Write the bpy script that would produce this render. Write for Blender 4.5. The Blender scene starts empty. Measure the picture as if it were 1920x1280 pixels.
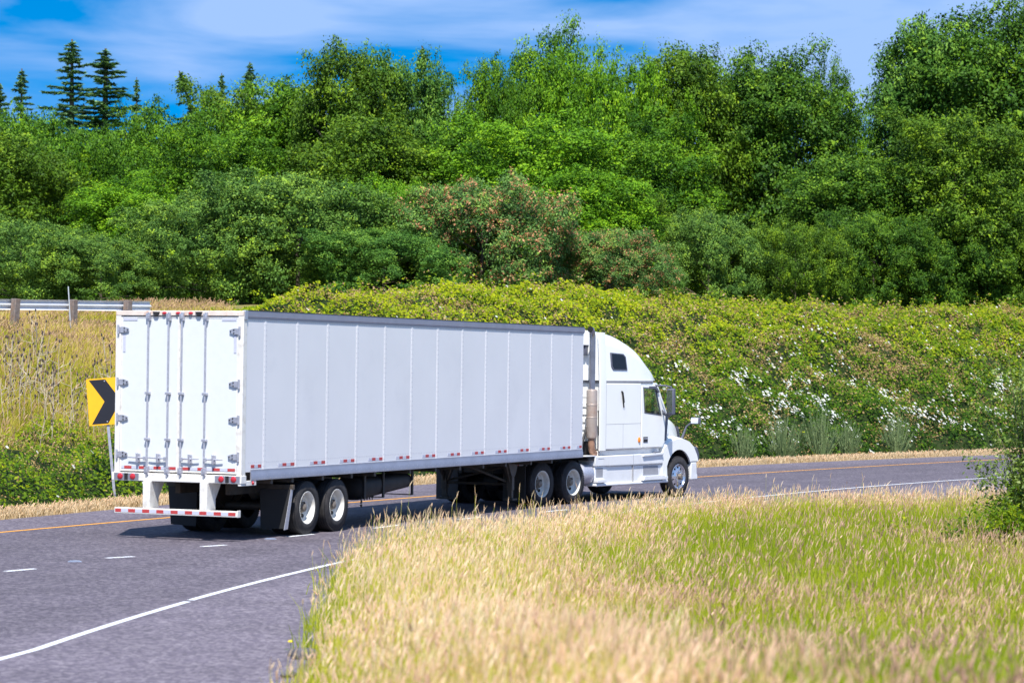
import bpy, bmesh, math, random
import numpy as np
from mathutils import Vector, Matrix

random.seed(7)
RNG = np.random.default_rng(11)
scene = bpy.context.scene
COL = scene.collection
R = math.radians

# ------------------------------------------------------------------ camera
F_PX, CAM_H, PITCH, ROLL = 5026.85, 3.143, R(0.5464), R(0.6987)
_fw = np.array([0, math.cos(PITCH), math.sin(PITCH)])
_r = np.array([1.0, 0, 0]); _u = np.cross(_r, _fw)
_R = math.cos(ROLL) * _r + math.sin(ROLL) * _u
_U = -math.sin(ROLL) * _r + math.cos(ROLL) * _u
_C = np.array([0, 0, CAM_H])
cam_data = bpy.data.cameras.new("camera")
cam = bpy.data.objects.new("camera", cam_data)
COL.objects.link(cam)
cam_data.sensor_width = 36.0
cam_data.lens = F_PX / 1920 * 36.0
cam_data.clip_start = 0.5
cam_data.clip_end = 3000
M = Matrix.Identity(4)
for i in range(3):
    M[i][0], M[i][1], M[i][2], M[i][3] = _R[i], _U[i], -_fw[i], _C[i]
cam.matrix_world = M
cam_data.dof.use_dof = True
cam_data.dof.focus_distance = 63.0
cam_data.dof.aperture_fstop = 2.5
scene.camera = cam

# ------------------------------------------------------------------ sky and sun
SUN_EL = R(58)
SUN_TO = np.array([0.03, -1.0])          # horizontal direction towards the sun (behind the camera)
world = bpy.data.worlds.new("World")
scene.world = world
world.use_nodes = True
nt = world.node_tree
nt.nodes.clear()
N = nt.nodes.new
tc = N("ShaderNodeTexCoord")
sky = N("ShaderNodeTexSky"); sky.sky_type = 'NISHITA'; sky.sun_disc = False
sky.sun_elevation = SUN_EL; sky.sun_rotation = math.pi - 0.03
sky.air_density = 1.0; sky.dust_density = 0.3; sky.ozone_density = 2.0
# look a little higher into the clear dome so the low sky keeps its deep summer blue
mp = N("ShaderNodeVectorMath"); mp.operation = 'MULTIPLY_ADD'
mp.inputs[1].default_value = (1, 1, 1.6); mp.inputs[2].default_value = (0, 0, 0.16)
nrm = N("ShaderNodeVectorMath"); nrm.operation = 'NORMALIZE'
nt.links.new(tc.outputs['Generated'], mp.inputs[0])
nt.links.new(mp.outputs[0], nrm.inputs[0])
nt.links.new(nrm.outputs[0], sky.inputs[0])
hsv = N("ShaderNodeHueSaturation"); hsv.inputs['Saturation'].default_value = 1.6
hsv.inputs['Value'].default_value = 2.2
nt.links.new(sky.outputs[0], hsv.inputs['Color'])
cmap = N("ShaderNodeMapping"); cmap.inputs['Scale'].default_value = (7.0, 7.0, 38.0)
cmap.inputs['Location'].default_value = (-17.4387, 10.3292, 3.644)
cmap.inputs['Rotation'].default_value = (0, R(-4), 0)
nt.links.new(tc.outputs['Generated'], cmap.inputs[0])
cn = N("ShaderNodeTexNoise"); cn.inputs['Scale'].default_value = 1.0
cn.inputs['Detail'].default_value = 7; cn.inputs['Roughness'].default_value = 0.5
cn.inputs['Distortion'].default_value = 0.45
nt.links.new(cmap.outputs[0], cn.inputs['Vector'])
cr = N("ShaderNodeValToRGB")
cr.color_ramp.elements[0].position = 0.33; cr.color_ramp.elements[0].color = (0, 0, 0, 1)
cr.color_ramp.elements[1].position = 0.58; cr.color_ramp.elements[1].color = (1, 1, 1, 1)
nt.links.new(cn.outputs[0], cr.inputs[0])
cmul = N("ShaderNodeMath"); cmul.operation = 'MULTIPLY'; cmul.inputs[1].default_value = 0.92
nt.links.new(cr.outputs[0], cmul.inputs[0])
mix = N("ShaderNodeMix"); mix.data_type = 'RGBA'
nt.links.new(cmul.outputs[0], mix.inputs[0])
nt.links.new(hsv.outputs[0], mix.inputs[6])
mix.inputs[7].default_value = (4.6, 7.0, 12.0, 1)
bg = N("ShaderNodeBackground"); bg.inputs['Strength'].default_value = 0.060
nt.links.new(mix.outputs[2], bg.inputs['Color'])
wo = N("ShaderNodeOutputWorld")
nt.links.new(bg.outputs[0], wo.inputs['Surface'])

sun_data = bpy.data.lights.new("sun", 'SUN')
sun_data.energy = 5.0; sun_data.angle = R(0.53); sun_data.color = (1.0, 0.965, 0.90)
sun = bpy.data.objects.new("sun", sun_data); COL.objects.link(sun)
sd = Vector((SUN_TO[0] * math.cos(SUN_EL), SUN_TO[1] * math.cos(SUN_EL), math.sin(SUN_EL))).normalized()
sun.rotation_euler = sd.to_track_quat('Z', 'Y').to_euler()
sun.location = (0, -20, 40)

scene.view_settings.view_transform = 'Standard'
scene.view_settings.look = 'None'
scene.view_settings.exposure = 0.55
scene.view_settings.gamma = 1.0
scene.view_settings.use_curve_mapping = False
scene.render.engine = 'CYCLES'
scene.cycles.max_bounces = 8
scene.cycles.transparent_max_bounces = 12
scene.cycles.use_denoising = True
scene.cycles.use_adaptive_sampling = False

# ------------------------------------------------------------------ helpers: places
def ray(x, y):
    d = _fw * F_PX + _R * (x - 960) - _U * (y - 640)
    return d / d[1]
def at(x, y, Y):
    "world point Y metres ahead seen at photograph position x, y"
    return _C + ray(x, y) * Y
def on_ground(x, y, z=0.0):
    d = ray(x, y)
    return _C + d * ((z - CAM_H) / d[2])
CEN = np.array([142.80, -1.59])           # the centre of the curve the road follows
R_WHITE, R_DASH, R_YELLOW, R_EDGE = 151.65, 155.47, 159.91, 162.35
def pol(th, rho):
    return CEN[0] + rho * np.cos(th), CEN[1] + rho * np.sin(th)
def theta_of(x, y):
    return np.arctan2(y - CEN[1], x - CEN[0])

# ------------------------------------------------------------------ helpers: noise
_LAT = RNG.random((256, 256))
def vnoise(x, y):
    xi = np.floor(x).astype(int); yi = np.floor(y).astype(int)
    fx = x - xi; fy = y - yi
    fx = fx * fx * (3 - 2 * fx); fy = fy * fy * (3 - 2 * fy)
    a = _LAT[xi % 256, yi % 256]; b = _LAT[(xi + 1) % 256, yi % 256]
    c = _LAT[xi % 256, (yi + 1) % 256]; d = _LAT[(xi + 1) % 256, (yi + 1) % 256]
    return (a * (1 - fx) + b * fx) * (1 - fy) + (c * (1 - fx) + d * fx) * fy
def fbm(x, y, o=4):
    s = 0; a = 0.5; t = 0
    for k in range(o):
        s = s + a * vnoise(x * 2 ** k + 17.3 * k, y * 2 ** k + 5.1 * k); t += a; a *= 0.5
    return s / t

# ------------------------------------------------------------------ helpers: materials
def newmat(name):
    m = bpy.data.materials.new(name); m.use_nodes = True
    t = m.node_tree
    return m, t, t.nodes['Principled BSDF'], t.nodes['Material Output']
def mat(name, col, rough=0.5, metal=0.0, var=0.08, scale=8.0, bump=0.0, bscale=60.0, spec=0.5, coat=0.0, stain=None, stain_amt=0.3, stain_scale=2.5):
    m, t, p, o = newmat(name)
    n = t.nodes.new; L = t.links.new
    tco = n("ShaderNodeTexCoord")
    no = n("ShaderNodeTexNoise"); no.inputs['Scale'].default_value = scale; no.inputs['Detail'].default_value = 6
    L(tco.outputs['Object'], no.inputs['Vector'])
    ra = n("ShaderNodeValToRGB")
    ra.color_ramp.elements[0].position = 0.3; ra.color_ramp.elements[1].position = 0.7
    ra.color_ramp.elements[0].color = tuple(c * (1 - var) for c in col) + (1,)
    ra.color_ramp.elements[1].color = tuple(min(1, c * (1 + var)) for c in col) + (1,)
    L(no.outputs[0], ra.inputs[0])
    src = ra.outputs[0]
    if stain:
        ns = n("ShaderNodeTexNoise"); ns.inputs['Scale'].default_value = stain_scale; ns.inputs['Detail'].default_value = 8
        ns.inputs['Roughness'].default_value = 0.65
        L(tco.outputs['Object'], ns.inputs['Vector'])
        rs = n("ShaderNodeValToRGB"); rs.color_ramp.elements[0].position = 0.52; rs.color_ramp.elements[1].position = 0.72
        L(ns.outputs[0], rs.inputs[0])
        mu = n("ShaderNodeMath"); mu.operation = 'MULTIPLY'; mu.inputs[1].default_value = stain_amt
        L(rs.outputs[0], mu.inputs[0])
        mx = n("ShaderNodeMix"); mx.data_type = 'RGBA'
        L(mu.outputs[0], mx.inputs[0]); L(src, mx.inputs[6]); mx.inputs[7].default_value = tuple(stain) + (1,)
        src = mx.outputs[2]
    L(src, p.inputs['Base Color'])
    p.inputs['Roughness'].default_value = rough; p.inputs['Metallic'].default_value = metal
    p.inputs['Specular IOR Level'].default_value = spec
    p.inputs['Coat Weight'].default_value = coat; p.inputs['Coat Roughness'].default_value = 0.08
    if bump:
        nb = n("ShaderNodeTexNoise"); nb.inputs['Scale'].default_value = bscale; nb.inputs['Detail'].default_value = 4
        L(tco.outputs['Object'], nb.inputs['Vector'])
        b = n("ShaderNodeBump"); b.inputs['Strength'].default_value = bump; b.inputs['Distance'].default_value = 0.02
        L(nb.outputs[0], b.inputs['Height']); L(b.outputs[0], p.inputs['Normal'])
    return m
def leafmat(name, cols, trans=0.3, rough=0.5, spec=0.25):
    "foliage: colour by the leaf's own tint, some light passing through"
    m, t, p, o = newmat(name)
    n = t.nodes.new; L = t.links.new
    a = n("ShaderNodeAttribute"); a.attribute_name = "tint"
    ra = n("ShaderNodeValToRGB"); e = ra.color_ramp.elements
    while len(e) < len(cols): e.new(0.5)
    for i, c in enumerate(cols):
        e[i].position = i / (len(cols) - 1); e[i].color = tuple(c) + (1,)
    L(a.outputs['Fac'], ra.inputs[0])
    L(ra.outputs[0], p.inputs['Base Color'])
    p.inputs['Roughness'].default_value = rough; p.inputs['Specular IOR Level'].default_value = spec
    tr = n("ShaderNodeBsdfTranslucent")
    br = n("ShaderNodeMix"); br.data_type = 'RGBA'; br.blend_type = 'MULTIPLY'; br.inputs[0].default_value = 1
    L(ra.outputs[0], br.inputs[6]); br.inputs[7].default_value = (1.3, 1.25, 0.6, 1)
    L(br.outputs[2], tr.inputs['Color'])
    ms = n("ShaderNodeMixShader"); ms.inputs[0].default_value = trans
    L(p.outputs[0], ms.inputs[1]); L(tr.outputs[0], ms.inputs[2]); L(ms.outputs[0], o.inputs['Surface'])
    return m
def glassmat(name, tint=(0.84, 0.92, 0.90)):
    m, t, p, o = newmat(name)
    n = t.nodes.new; L = t.links.new
    tb = n("ShaderNodeBsdfTransparent"); tb.inputs[0].default_value = tint + (1,)
    gl = n("ShaderNodeBsdfGlossy"); gl.inputs['Roughness'].default_value = 0.02
    ms = n("ShaderNodeMixShader"); ms.inputs[0].default_value = 0.13; L(tb.outputs[0], ms.inputs[1]); L(gl.outputs[0], ms.inputs[2])
    L(ms.outputs[0], o.inputs['Surface'])
    return m

# ------------------------------------------------------------------ helpers: objects
def tag(o, label=None, cat=None, group=None, kind=None):
    if label: o['label'] = label
    if cat: o['category'] = cat
    if group: o['group'] = group
    if kind: o['kind'] = kind
    return o
def empty(name, loc=(0, 0, 0), rz=0.0, label=None, cat=None, group=None):
    o = bpy.data.objects.new(name, None); COL.objects.link(o)
    o.empty_display_size = 0.3
    o.location = loc; o.rotation_euler = (0, 0, rz)
    return tag(o, label, cat, group)
def link(name, me, parent=None):
    o = bpy.data.objects.new(name, me); COL.objects.link(o)
    if parent: o.parent = parent
    return o
def kids(o):
    return [c for c in scene.objects if c.parent == o]
def copy_tree(o, parent=None):
    c = o.copy(); COL.objects.link(c); c.parent = parent
    for ch in kids(o): copy_tree(ch, c)
    return c

class MB:
    "collects shapes for one mesh"
    def __init__(s): s.v = []; s.f = []; s.m = []; s.sm = []
    def add(s, v, f, m=0, smooth=False):
        b = len(s.v); s.v += [tuple(map(float, p)) for p in v]
        for q in f:
            s.f.append([i + b for i in q]); s.m.append(m); s.sm.append(smooth)
        return s
    def box(s, x0, x1, y0, y1, z0, z1, m=0):
        v = [(x, y, z) for z in (z0, z1) for y in (y0, y1) for x in (x0, x1)]
        return s.add(v, [(0, 2, 3, 1), (4, 5, 7, 6), (0, 1, 5, 4), (2, 6, 7, 3), (0, 4, 6, 2), (1, 3, 7, 5)], m)
    def prism(s, pts, a0, a1, axis='y', m=0, pts2=None):
        "polygon pts in the other two axes, from a0 to a1 along axis; pts2 = the polygon at a1"
        n = len(pts); pts2 = pts2 or pts
        def P(p, a): return {'y': (p[0], a, p[1]), 'x': (a, p[0], p[1]), 'z': (p[0], p[1], a)}[axis]
        v = [P(p, a0) for p in pts] + [P(p, a1) for p in pts2]
        f = [list(range(n)), list(range(2 * n - 1, n - 1, -1))] + [(i, i + n, (i + 1) % n + n, (i + 1) % n) for i in range(n)]
        return s.add(v, f, m)
    def loft(s, rings, m=0, smooth=True, close=True, caps=True):
        n = len(rings[0]); v = [p for r_ in rings for p in r_]; f = []
        for k in range(len(rings) - 1):
            for i in range(n if close else n - 1):
                j = (i + 1) % n
                f.append((k * n + i, k * n + j, (k + 1) * n + j, (k + 1) * n + i))
        s.add(v, f, m, smooth)
        if caps and close:
            b = len(s.v) - len(v)
            s.f.append([b + i for i in range(n - 1, -1, -1)]); s.m.append(m); s.sm.append(False)
            s.f.append([b + (len(rings) - 1) * n + i for i in range(n)]); s.m.append(m); s.sm.append(False)
        return s
    def pipe(s, pts, rad, n=10, m=0, caps=True):
        pts = [Vector(p) for p in pts]
        rad = rad if hasattr(rad, '__len__') else [rad] * len(pts)
        rings = []; up = None
        for i, p in enumerate(pts):
            d = (pts[min(i + 1, len(pts) - 1)] - pts[max(i - 1, 0)]).normalized()
            if up is None: up = Vector((0, 0, 1)) if abs(d.z) < 0.9 else Vector((1, 0, 0))
            a = d.cross(up).normalized(); b = a.cross(d); up = b
            rings.append([tuple(p + (a * math.cos(t) + b * math.sin(t)) * rad[i]) for t in [2 * math.pi * k / n for k in range(n)]])
        return s.loft(rings, m, True, True, caps)
    def lathe(s, prof, c, n=40, m=0, axis='y', smooth=True):
        "prof = (radius, offset along axis)"
        rings = []
        for r_, a in prof:
            ring = []
            for k in range(n):
                t = 2 * math.pi * k / n
                q = (r_ * math.cos(t), a, r_ * math.sin(t)) if axis == 'y' else (r_ * math.cos(t), r_ * math.sin(t), a)
                ring.append((c[0] + q[0], c[1] + q[1], c[2] + q[2]))
            rings.append(ring)
        return s.loft(rings, m, smooth, True, False)
    def build(s, name, mats, parent=None, bevel=0.0, seg=2, angle=35, loc=None):
        me = bpy.data.meshes.new(name)
        me.from_pydata(s.v, [], s.f)
        mats = mats if isinstance(mats, (list, tuple)) else [mats]
        for m in mats: me.materials.append(m)
        me.polygons.foreach_set('material_index', s.m)
        me.polygons.foreach_set('use_smooth', [True] * len(s.f) if bevel else s.sm)
        bm = bmesh.new(); bm.from_mesh(me); bmesh.ops.recalc_face_normals(bm, faces=bm.faces); bm.to_mesh(me); bm.free()
        me.set_sharp_from_angle(angle=R(angle))
        me.update()
        o = link(name, me, parent)
        if loc: o.location = loc
        if bevel:
            b = o.modifiers.new("bevel", 'BEVEL'); b.width = bevel; b.segments = seg; b.limit_method = 'ANGLE'; b.angle_limit = R(40)
            b.harden_normals = False
        return o

def build_boxes(name, boxes, mats, parent, bevel=0.004):
    "one object for every box"
    out = []
    for b in boxes:
        m = MB(); m.box(*b); out.append(m.build(name, mats, parent, bevel=bevel))
    return out
def quads_mesh(name, V, mats, tint=None, midx=None, Fq=None):
    "big mesh of quads straight from arrays: V (n,4,3)"
    n = len(V)
    me = bpy.data.meshes.new(name)
    me.vertices.add(n * 4); me.loops.add(n * 4); me.polygons.add(n)
    me.vertices.foreach_set('co', np.ascontiguousarray(V, dtype=np.float32).ravel())
    me.loops.foreach_set('vertex_index', np.arange(n * 4, dtype=np.int32))
    me.polygons.foreach_set('loop_start', np.arange(0, n * 4, 4, dtype=np.int32))
    me.polygons.foreach_set('loop_total', np.full(n, 4, dtype=np.int32))
    for m in mats: me.materials.append(m)
    if midx is not None: me.polygons.foreach_set('material_index', np.asarray(midx, dtype=np.int32))
    if tint is not None:
        a = me.attributes.new('tint', 'FLOAT', 'FACE')
        a.data.foreach_set('value', np.asarray(tint, dtype=np.float32))
    me.update(calc_edges=True)
    return me
def grid_mesh(name, P, mats, smooth=True):
    "P (a,b,3) grid of points"
    a, b = P.shape[:2]
    idx = np.arange(a * b).reshape(a, b)
    Fq = np.stack([idx[:-1, :-1], idx[1:, :-1], idx[1:, 1:], idx[:-1, 1:]], -1).reshape(-1, 4)
    me = bpy.data.meshes.new(name)
    me.vertices.add(a * b); me.loops.add(Fq.size); me.polygons.add(len(Fq))
    me.vertices.foreach_set('co', P.astype(np.float32).ravel())
    me.loops.foreach_set('vertex_index', Fq.astype(np.int32).ravel())
    me.polygons.foreach_set('loop_start', np.arange(0, Fq.size, 4, dtype=np.int32))
    me.polygons.foreach_set('loop_total', np.full(len(Fq), 4, dtype=np.int32))
    me.polygons.foreach_set('use_smooth', np.full(len(Fq), smooth))
    for m in mats: me.materials.append(m)
    me.update(calc_edges=True)
    return me
def unit(v):
    return v / np.maximum(np.linalg.norm(v, axis=-1, keepdims=True), 1e-9)
def leaves(P, Nn, size, aspect=0.55, rng=RNG, fold=0.0, droop=None):
    "one diamond leaf at each point"
    n = len(P)
    Nn = unit(Nn)
    t = rng.normal(size=(n, 3))
    if droop is not None: t = t * 0.6 + droop
    t = unit(t - (t * Nn).sum(1, keepdims=True) * Nn)
    b = np.cross(Nn, t)
    s = np.asarray(size).reshape(-1, 1) * np.ones((n, 1))
    w = s * (np.asarray(aspect, dtype=float).reshape(-1, 1)) * 0.5
    V = np.stack([P - t * s * 0.5, P + b * w + Nn * s * fold, P + t * s * 0.5, P - b * w + Nn * s * fold], 1)
    return V

# ------------------------------------------------------------------ ground, road, markings
def ground_material(name, cols, scale=1.2, fine=30, rough=0.95):
    m, t, p, o = newmat(name); n = t.nodes.new; L = t.links.new
    tco = n("ShaderNodeTexCoord")
    a = n("ShaderNodeTexNoise"); a.inputs['Scale'].default_value = scale; a.inputs['Detail'].default_value = 8
    b = n("ShaderNodeTexNoise"); b.inputs['Scale'].default_value = fine; b.inputs['Detail'].default_value = 5
    L(tco.outputs['Object'], a.inputs['Vector']); L(tco.outputs['Object'], b.inputs['Vector'])
    ad = n("ShaderNodeMath"); ad.operation = 'MULTIPLY_ADD'; ad.inputs[1].default_value = 0.5
    L(b.outputs[0], ad.inputs[0])
    hf = n("ShaderNodeMath"); hf.operation = 'MULTIPLY'; hf.inputs[1].default_value = 0.5
    L(a.outputs[0], hf.inputs[0]); L(hf.outputs[0], ad.inputs[2])
    ra = n("ShaderNodeValToRGB"); e = ra.color_ramp.elements
    while len(e) < len(cols): e.new(0.5)
    for i, c in enumerate(cols):
        e[i].position = 0.32 + 0.36 * i / (len(cols) - 1); e[i].color = tuple(c) + (1,)
    L(ad.outputs[0], ra.inputs[0]); L(ra.outputs[0], p.inputs['Base Color'])
    p.inputs['Roughness'].default_value = rough; p.inputs['Specular IOR Level'].default_value = 0.1
    bu = n("ShaderNodeBump"); bu.inputs['Strength'].default_value = 0.6; bu.inputs['Distance'].default_value = 0.04
    L(b.outputs[0], bu.inputs['Height']); L(bu.outputs[0], p.inputs['Normal'])
    return m

def asphalt_material():
    m, t, p, o = newmat("asphalt"); n = t.nodes.new; L = t.links.new
    g = n("ShaderNodeNewGeometry")
    sub = n("ShaderNodeVectorMath"); sub.operation = 'SUBTRACT'; sub.inputs[1].default_value = (CEN[0], CEN[1], 0)
    L(g.outputs['Position'], sub.inputs[0])
    ln = n("ShaderNodeVectorMath"); ln.operation = 'LENGTH'; L(sub.outputs[0], ln.inputs[0])
    # worn wheel paths, lanes darker than the shoulders
    rm = n("ShaderNodeMapRange"); rm.inputs['From Min'].default_value = 146; rm.inputs['From Max'].default_value = 163
    wob = n("ShaderNodeTexNoise"); wob.inputs['Scale'].default_value = 0.35; wob.inputs['Detail'].default_value = 5
    L(g.outputs['Position'], wob.inputs['Vector'])
    wadd = n("ShaderNodeMath"); wadd.operation = 'MULTIPLY_ADD'; wadd.inputs[1].default_value = 0.5
    L(wob.outputs[0], wadd.inputs[0]); L(ln.outputs['Value'], wadd.inputs[2]); L(wadd.outputs[0], rm.inputs['Value'])
    band = n("ShaderNodeValToRGB"); e = band.color_ramp.elements
    def pos(r): return (r + 0.25 - 146) / 17
    stops = [(146, 1.12), (150.4, 1.12), (151.5, 1.10), (151.9, 0.92), (152.6, 0.84), (153.4, 0.92), (154.4, 0.82), (155.4, 0.90),
             (156.4, 0.80), (157.4, 0.88), (158.5, 0.78), (159.6, 0.86), (160.2, 0.88), (160.6, 1.02), (162.6, 1.1)]
    while len(e) < len(stops): e.new(0.5)
    for i, (r_, v) in enumerate(stops):
        e[i].position = pos(r_); e[i].color = (v / 2, v / 2, v / 2, 1)
    L(rm.outputs[0], band.inputs[0])
    agg = n("ShaderNodeTexVoronoi"); agg.inputs['Scale'].default_value = 20; L(g.outputs['Position'], agg.inputs['Vector'])
    agr = n("ShaderNodeValToRGB"); q = agr.color_ramp.elements
    q[0].position = 0.0; q[0].color = (0.068, 0.059, 0.069, 1); q[1].position = 0.98; q[1].color = (0.205, 0.180, 0.198, 1)
    q.new(0.5).color = (0.095, 0.080, 0.103, 1)
    fn = n("ShaderNodeTexNoise"); fn.inputs['Scale'].default_value = 24; fn.inputs['Detail'].default_value = 6; fn.inputs['Roughness'].default_value = 0.75
    L(g.outputs['Position'], fn.inputs['Vector'])
    sep = n("ShaderNodeSeparateColor"); L(agg.outputs['Color'], sep.inputs[0])
    mm = n("ShaderNodeMath"); mm.operation = 'MULTIPLY_ADD'; mm.inputs[1].default_value = 0.75
    L(sep.outputs[0], mm.inputs[0])
    m2 = n("ShaderNodeMath"); m2.operation = 'MULTIPLY'; m2.inputs[1].default_value = 0.28; L(fn.outputs[0], m2.inputs[0]); L(m2.outputs[0], mm.inputs[2])
    L(mm.outputs[0], agr.inputs[0])
    big = n("ShaderNodeTexNoise"); big.inputs['Scale'].default_value = 0.8; big.inputs['Detail'].default_value = 7; L(g.outputs['Position'], big.inputs['Vector'])
    br = n("ShaderNodeMapRange"); br.inputs['To Min'].default_value = 0.9; br.inputs['To Max'].default_value = 1.12; br.inputs['From Min'].default_value = 0.3; br.inputs['From Max'].default_value = 0.7
    L(big.outputs[0], br.inputs['Value'])
    k = n("ShaderNodeMath"); k.operation = 'MULTIPLY'; L(band.outputs[0], k.inputs[0]); L(br.outputs[0], k.inputs[1])
    k2 = n("ShaderNodeMath"); k2.operation = 'MULTIPLY'; k2.inputs[1].default_value = 2.25; L(k.outputs[0], k2.inputs[0])
    vm = n("ShaderNodeVectorMath"); vm.operation = 'SCALE'; L(agr.outputs[0], vm.inputs[0]); L(k2.outputs[0], vm.inputs['Scale'])
    L(vm.outputs[0], p.inputs['Base Color'])
    p.inputs['Roughness'].default_value = 0.85; p.inputs['Specular IOR Level'].default_value = 0.25
    bu = n("ShaderNodeBump"); bu.inputs['Strength'].default_value = 0.25; bu.inputs['Distance'].default_value = 0.006
    L(mm.outputs[0], bu.inputs['Height']); L(bu.outputs[0], p.inputs['Normal'])
    return m

M_ASPHALT = asphalt_material()
M_SOIL = ground_material("dry_soil", [(0.09, 0.07, 0.045), (0.20, 0.16, 0.09), (0.30, 0.25, 0.15)])
M_THATCH = ground_material("dry_thatch", [(0.10, 0.09, 0.03), (0.22, 0.19, 0.07), (0.34, 0.28, 0.12)], 0.8, 18)
def paint_material(name, col):
    m, t, p, o = newmat(name); n = t.nodes.new; L = t.links.new
    g = n("ShaderNodeNewGeometry")
    a = n("ShaderNodeTexNoise"); a.inputs['Scale'].default_value = 22; a.inputs['Detail'].default_value = 6; a.inputs['Roughness'].default_value = 0.8
    L(g.outputs['Position'], a.inputs['Vector'])
    r_ = n("ShaderNodeValToRGB"); r_.color_ramp.elements[0].position = 0.33; r_.color_ramp.elements[1].position = 0.44
    r_.color_ramp.elements[0].color = (0.13, 0.12, 0.14, 1); r_.color_ramp.elements[1].color = tuple(col) + (1,)
    L(a.outputs[0], r_.inputs[0]); L(r_.outputs[0], p.inputs['Base Color']); p.inputs['Roughness'].default_value = 0.7
    return m
M_WHITE_LINE = paint_material("worn_white_paint", (0.74, 0.75, 0.78))
M_YELLOW_LINE = paint_material("worn_yellow_paint", (0.78, 0.34, 0.035))

ths = np.linspace(R(95), R(235), 281)
rh = np.linspace(138, R_EDGE, 26)
tg, rg = np.meshgrid(ths, rh, indexing='ij')
X, Y = pol(tg, rg)
road = link("road", grid_mesh("road", np.stack([X, Y, np.zeros_like(X)], -1), [M_ASPHALT])); tag(road, kind='structure')

# measured offsets of each painted line from its mean arc
def line_fit(pts, r0):
    g = np.array([on_ground(*q)[:2] for q in pts])
    th = theta_of(g[:, 0], g[:, 1]); rr = np.hypot(g[:, 0] - CEN[0], g[:, 1] - CEN[1])
    c = np.polyfit(th, rr - r0, 2); lo, hi = th.min(), th.max()
    return lambda t: r0 + np.polyval(c, np.clip(t, lo, hi))
WPT = [(0, 1215), (150, 1171), (300, 1135), (450, 1104), (600, 1080), (660, 1070), (1430, 924), (1500, 920), (1600, 913), (1700, 907), (1870, 898)]
YPT = [(0, 999), (110, 988), (220, 976), (310, 970), (740, 938), (820, 928), (1310, 893), (1400, 888), (1600, 876), (1750, 868), (1870, 861)]
rW, rY = line_fit(WPT, R_WHITE), line_fit(YPT, R_YELLOW)
def line_strip(name, rfun, w, m, t0=R(115), t1=R(205)):
    t = np.linspace(t0, t1, 500); rr = rfun(t)
    a = np.stack([*pol(t, rr - w / 2), np.full_like(t, 0.005)], -1); b = np.stack([*pol(t, rr + w / 2), np.full_like(t, 0.005)], -1)
    # the small breaks of the hand-laid line
    return tag(link(name, grid_mesh(name, np.stack([a, b], 1), [m])), kind='structure')
tb = theta_of(*on_ground(335, 1127)[:2]); tb2 = theta_of(*on_ground(346, 1124.5)[:2])
line_strip("white_edge_line", rW, 0.105, M_WHITE_LINE, R(115), tb2)
line_strip("white_edge_line", lambda t: rW(t) - 0.025, 0.105, M_WHITE_LINE, tb, R(205))
line_strip("yellow_edge_line", rY, 0.13, M_YELLOW_LINE)
DPT = [((10, 1071), (66, 1066)), ((199, 1046), (251, 1043)), ((378, 1024.5), (423, 1021.5)), ((540, 1006), (587, 1001)), ((702, 990), (748, 984)), ((860, 973.5), (902, 969)), ((1010, 960), (1065, 955))]
mk = []
for p0, p1 in DPT:
    a, b = on_ground(*p0)[:2], on_ground(*p1)[:2]
    d = unit(b - a); nn = np.array([-d[1], d[0]]) * 0.06
    mk.append([[*(a - nn), 0.005], [*(b - nn), 0.005], [*(b + nn), 0.005], [*(a + nn), 0.005]])
tag(link("lane_dashes", quads_mesh("lane_dashes", np.array(mk), [M_WHITE_LINE])), kind='structure')

# ------------------------------------------------------------------ the bank beyond the road
CREST = [(-400, 3.9, 14), (-100, 3.95, 14), (100, 3.98, 14.5), (250, 3.95, 14.5), (370, 3.95, 14.0), (440, 4.5, 13), (520, 4.68, 12.5), (700, 5.05, 12), (1000, 5.6, 12),
         (1250, 5.4, 12), (1500, 5.3, 12), (1750, 5.45, 12), (1950, 5.55, 12), (2400, 5.6, 12)]
def theta_px(x, rho):
    Yv = np.arange(30, 220, 0.1); d = ray(x, 640)
    px, py = d[0] * Yv, Yv
    i = np.argmax(np.hypot(px - CEN[0], py - CEN[1]) > rho)
    return theta_of(px[i], py[i])
_cr = sorted((theta_px(x, R_EDGE + s), z, s) for x, z, s in CREST)
_ct, _cz, _cs = (np.array(v) for v in zip(*_cr))
T_GRASS = theta_px(395, R_EDGE + 12)      # beyond this angle the bank is open grass
def terrain(th, s):
    zc, sc = np.interp(th, _ct, _cz), np.interp(th, _ct, _cs)
    t = np.clip((s - 0.8) / (sc - 0.8), 0, 1)
    z = zc * (0.25 * t + 0.75 * (t * t * (3 - 2 * t)))
    x, y = pol(th, R_EDGE + s)
    z = z + np.clip(s - 1, 0, 3) / 3 * (fbm(x * 0.35, y * 0.35) - 0.5) * 0.35
    return z - 0.01 - np.clip(s - 30, 0, 200) * 0.02
sv = np.concatenate([np.linspace(-0.3, 20, 60), np.linspace(21, 60, 30), np.linspace(70, 500, 20)])
tg, sg = np.meshgrid(np.linspace(R(95), R(235), 300), sv, indexing='ij')
X, Y = pol(tg, R_EDGE + sg)
hz = np.where(sg < 0, -0.012, terrain(tg, sg))
tag(link("hillside", grid_mesh("hillside", np.stack([X, Y, hz], -1), [M_THATCH])), kind='structure')
g = np.linspace(-700, 700, 15)
gx, gy = np.meshgrid(g, g, indexing='ij')
tag(link("ground", grid_mesh("ground", np.stack([gx, gy, np.full_like(gx, -0.06)], -1), [M_SOIL])), kind='structure')
def surface_at(x, y):
    th = theta_of(x, y); s = math.hypot(x - CEN[0], y - CEN[1]) - R_EDGE
    return float(terrain(np.array(th), np.array(s)))

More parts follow.
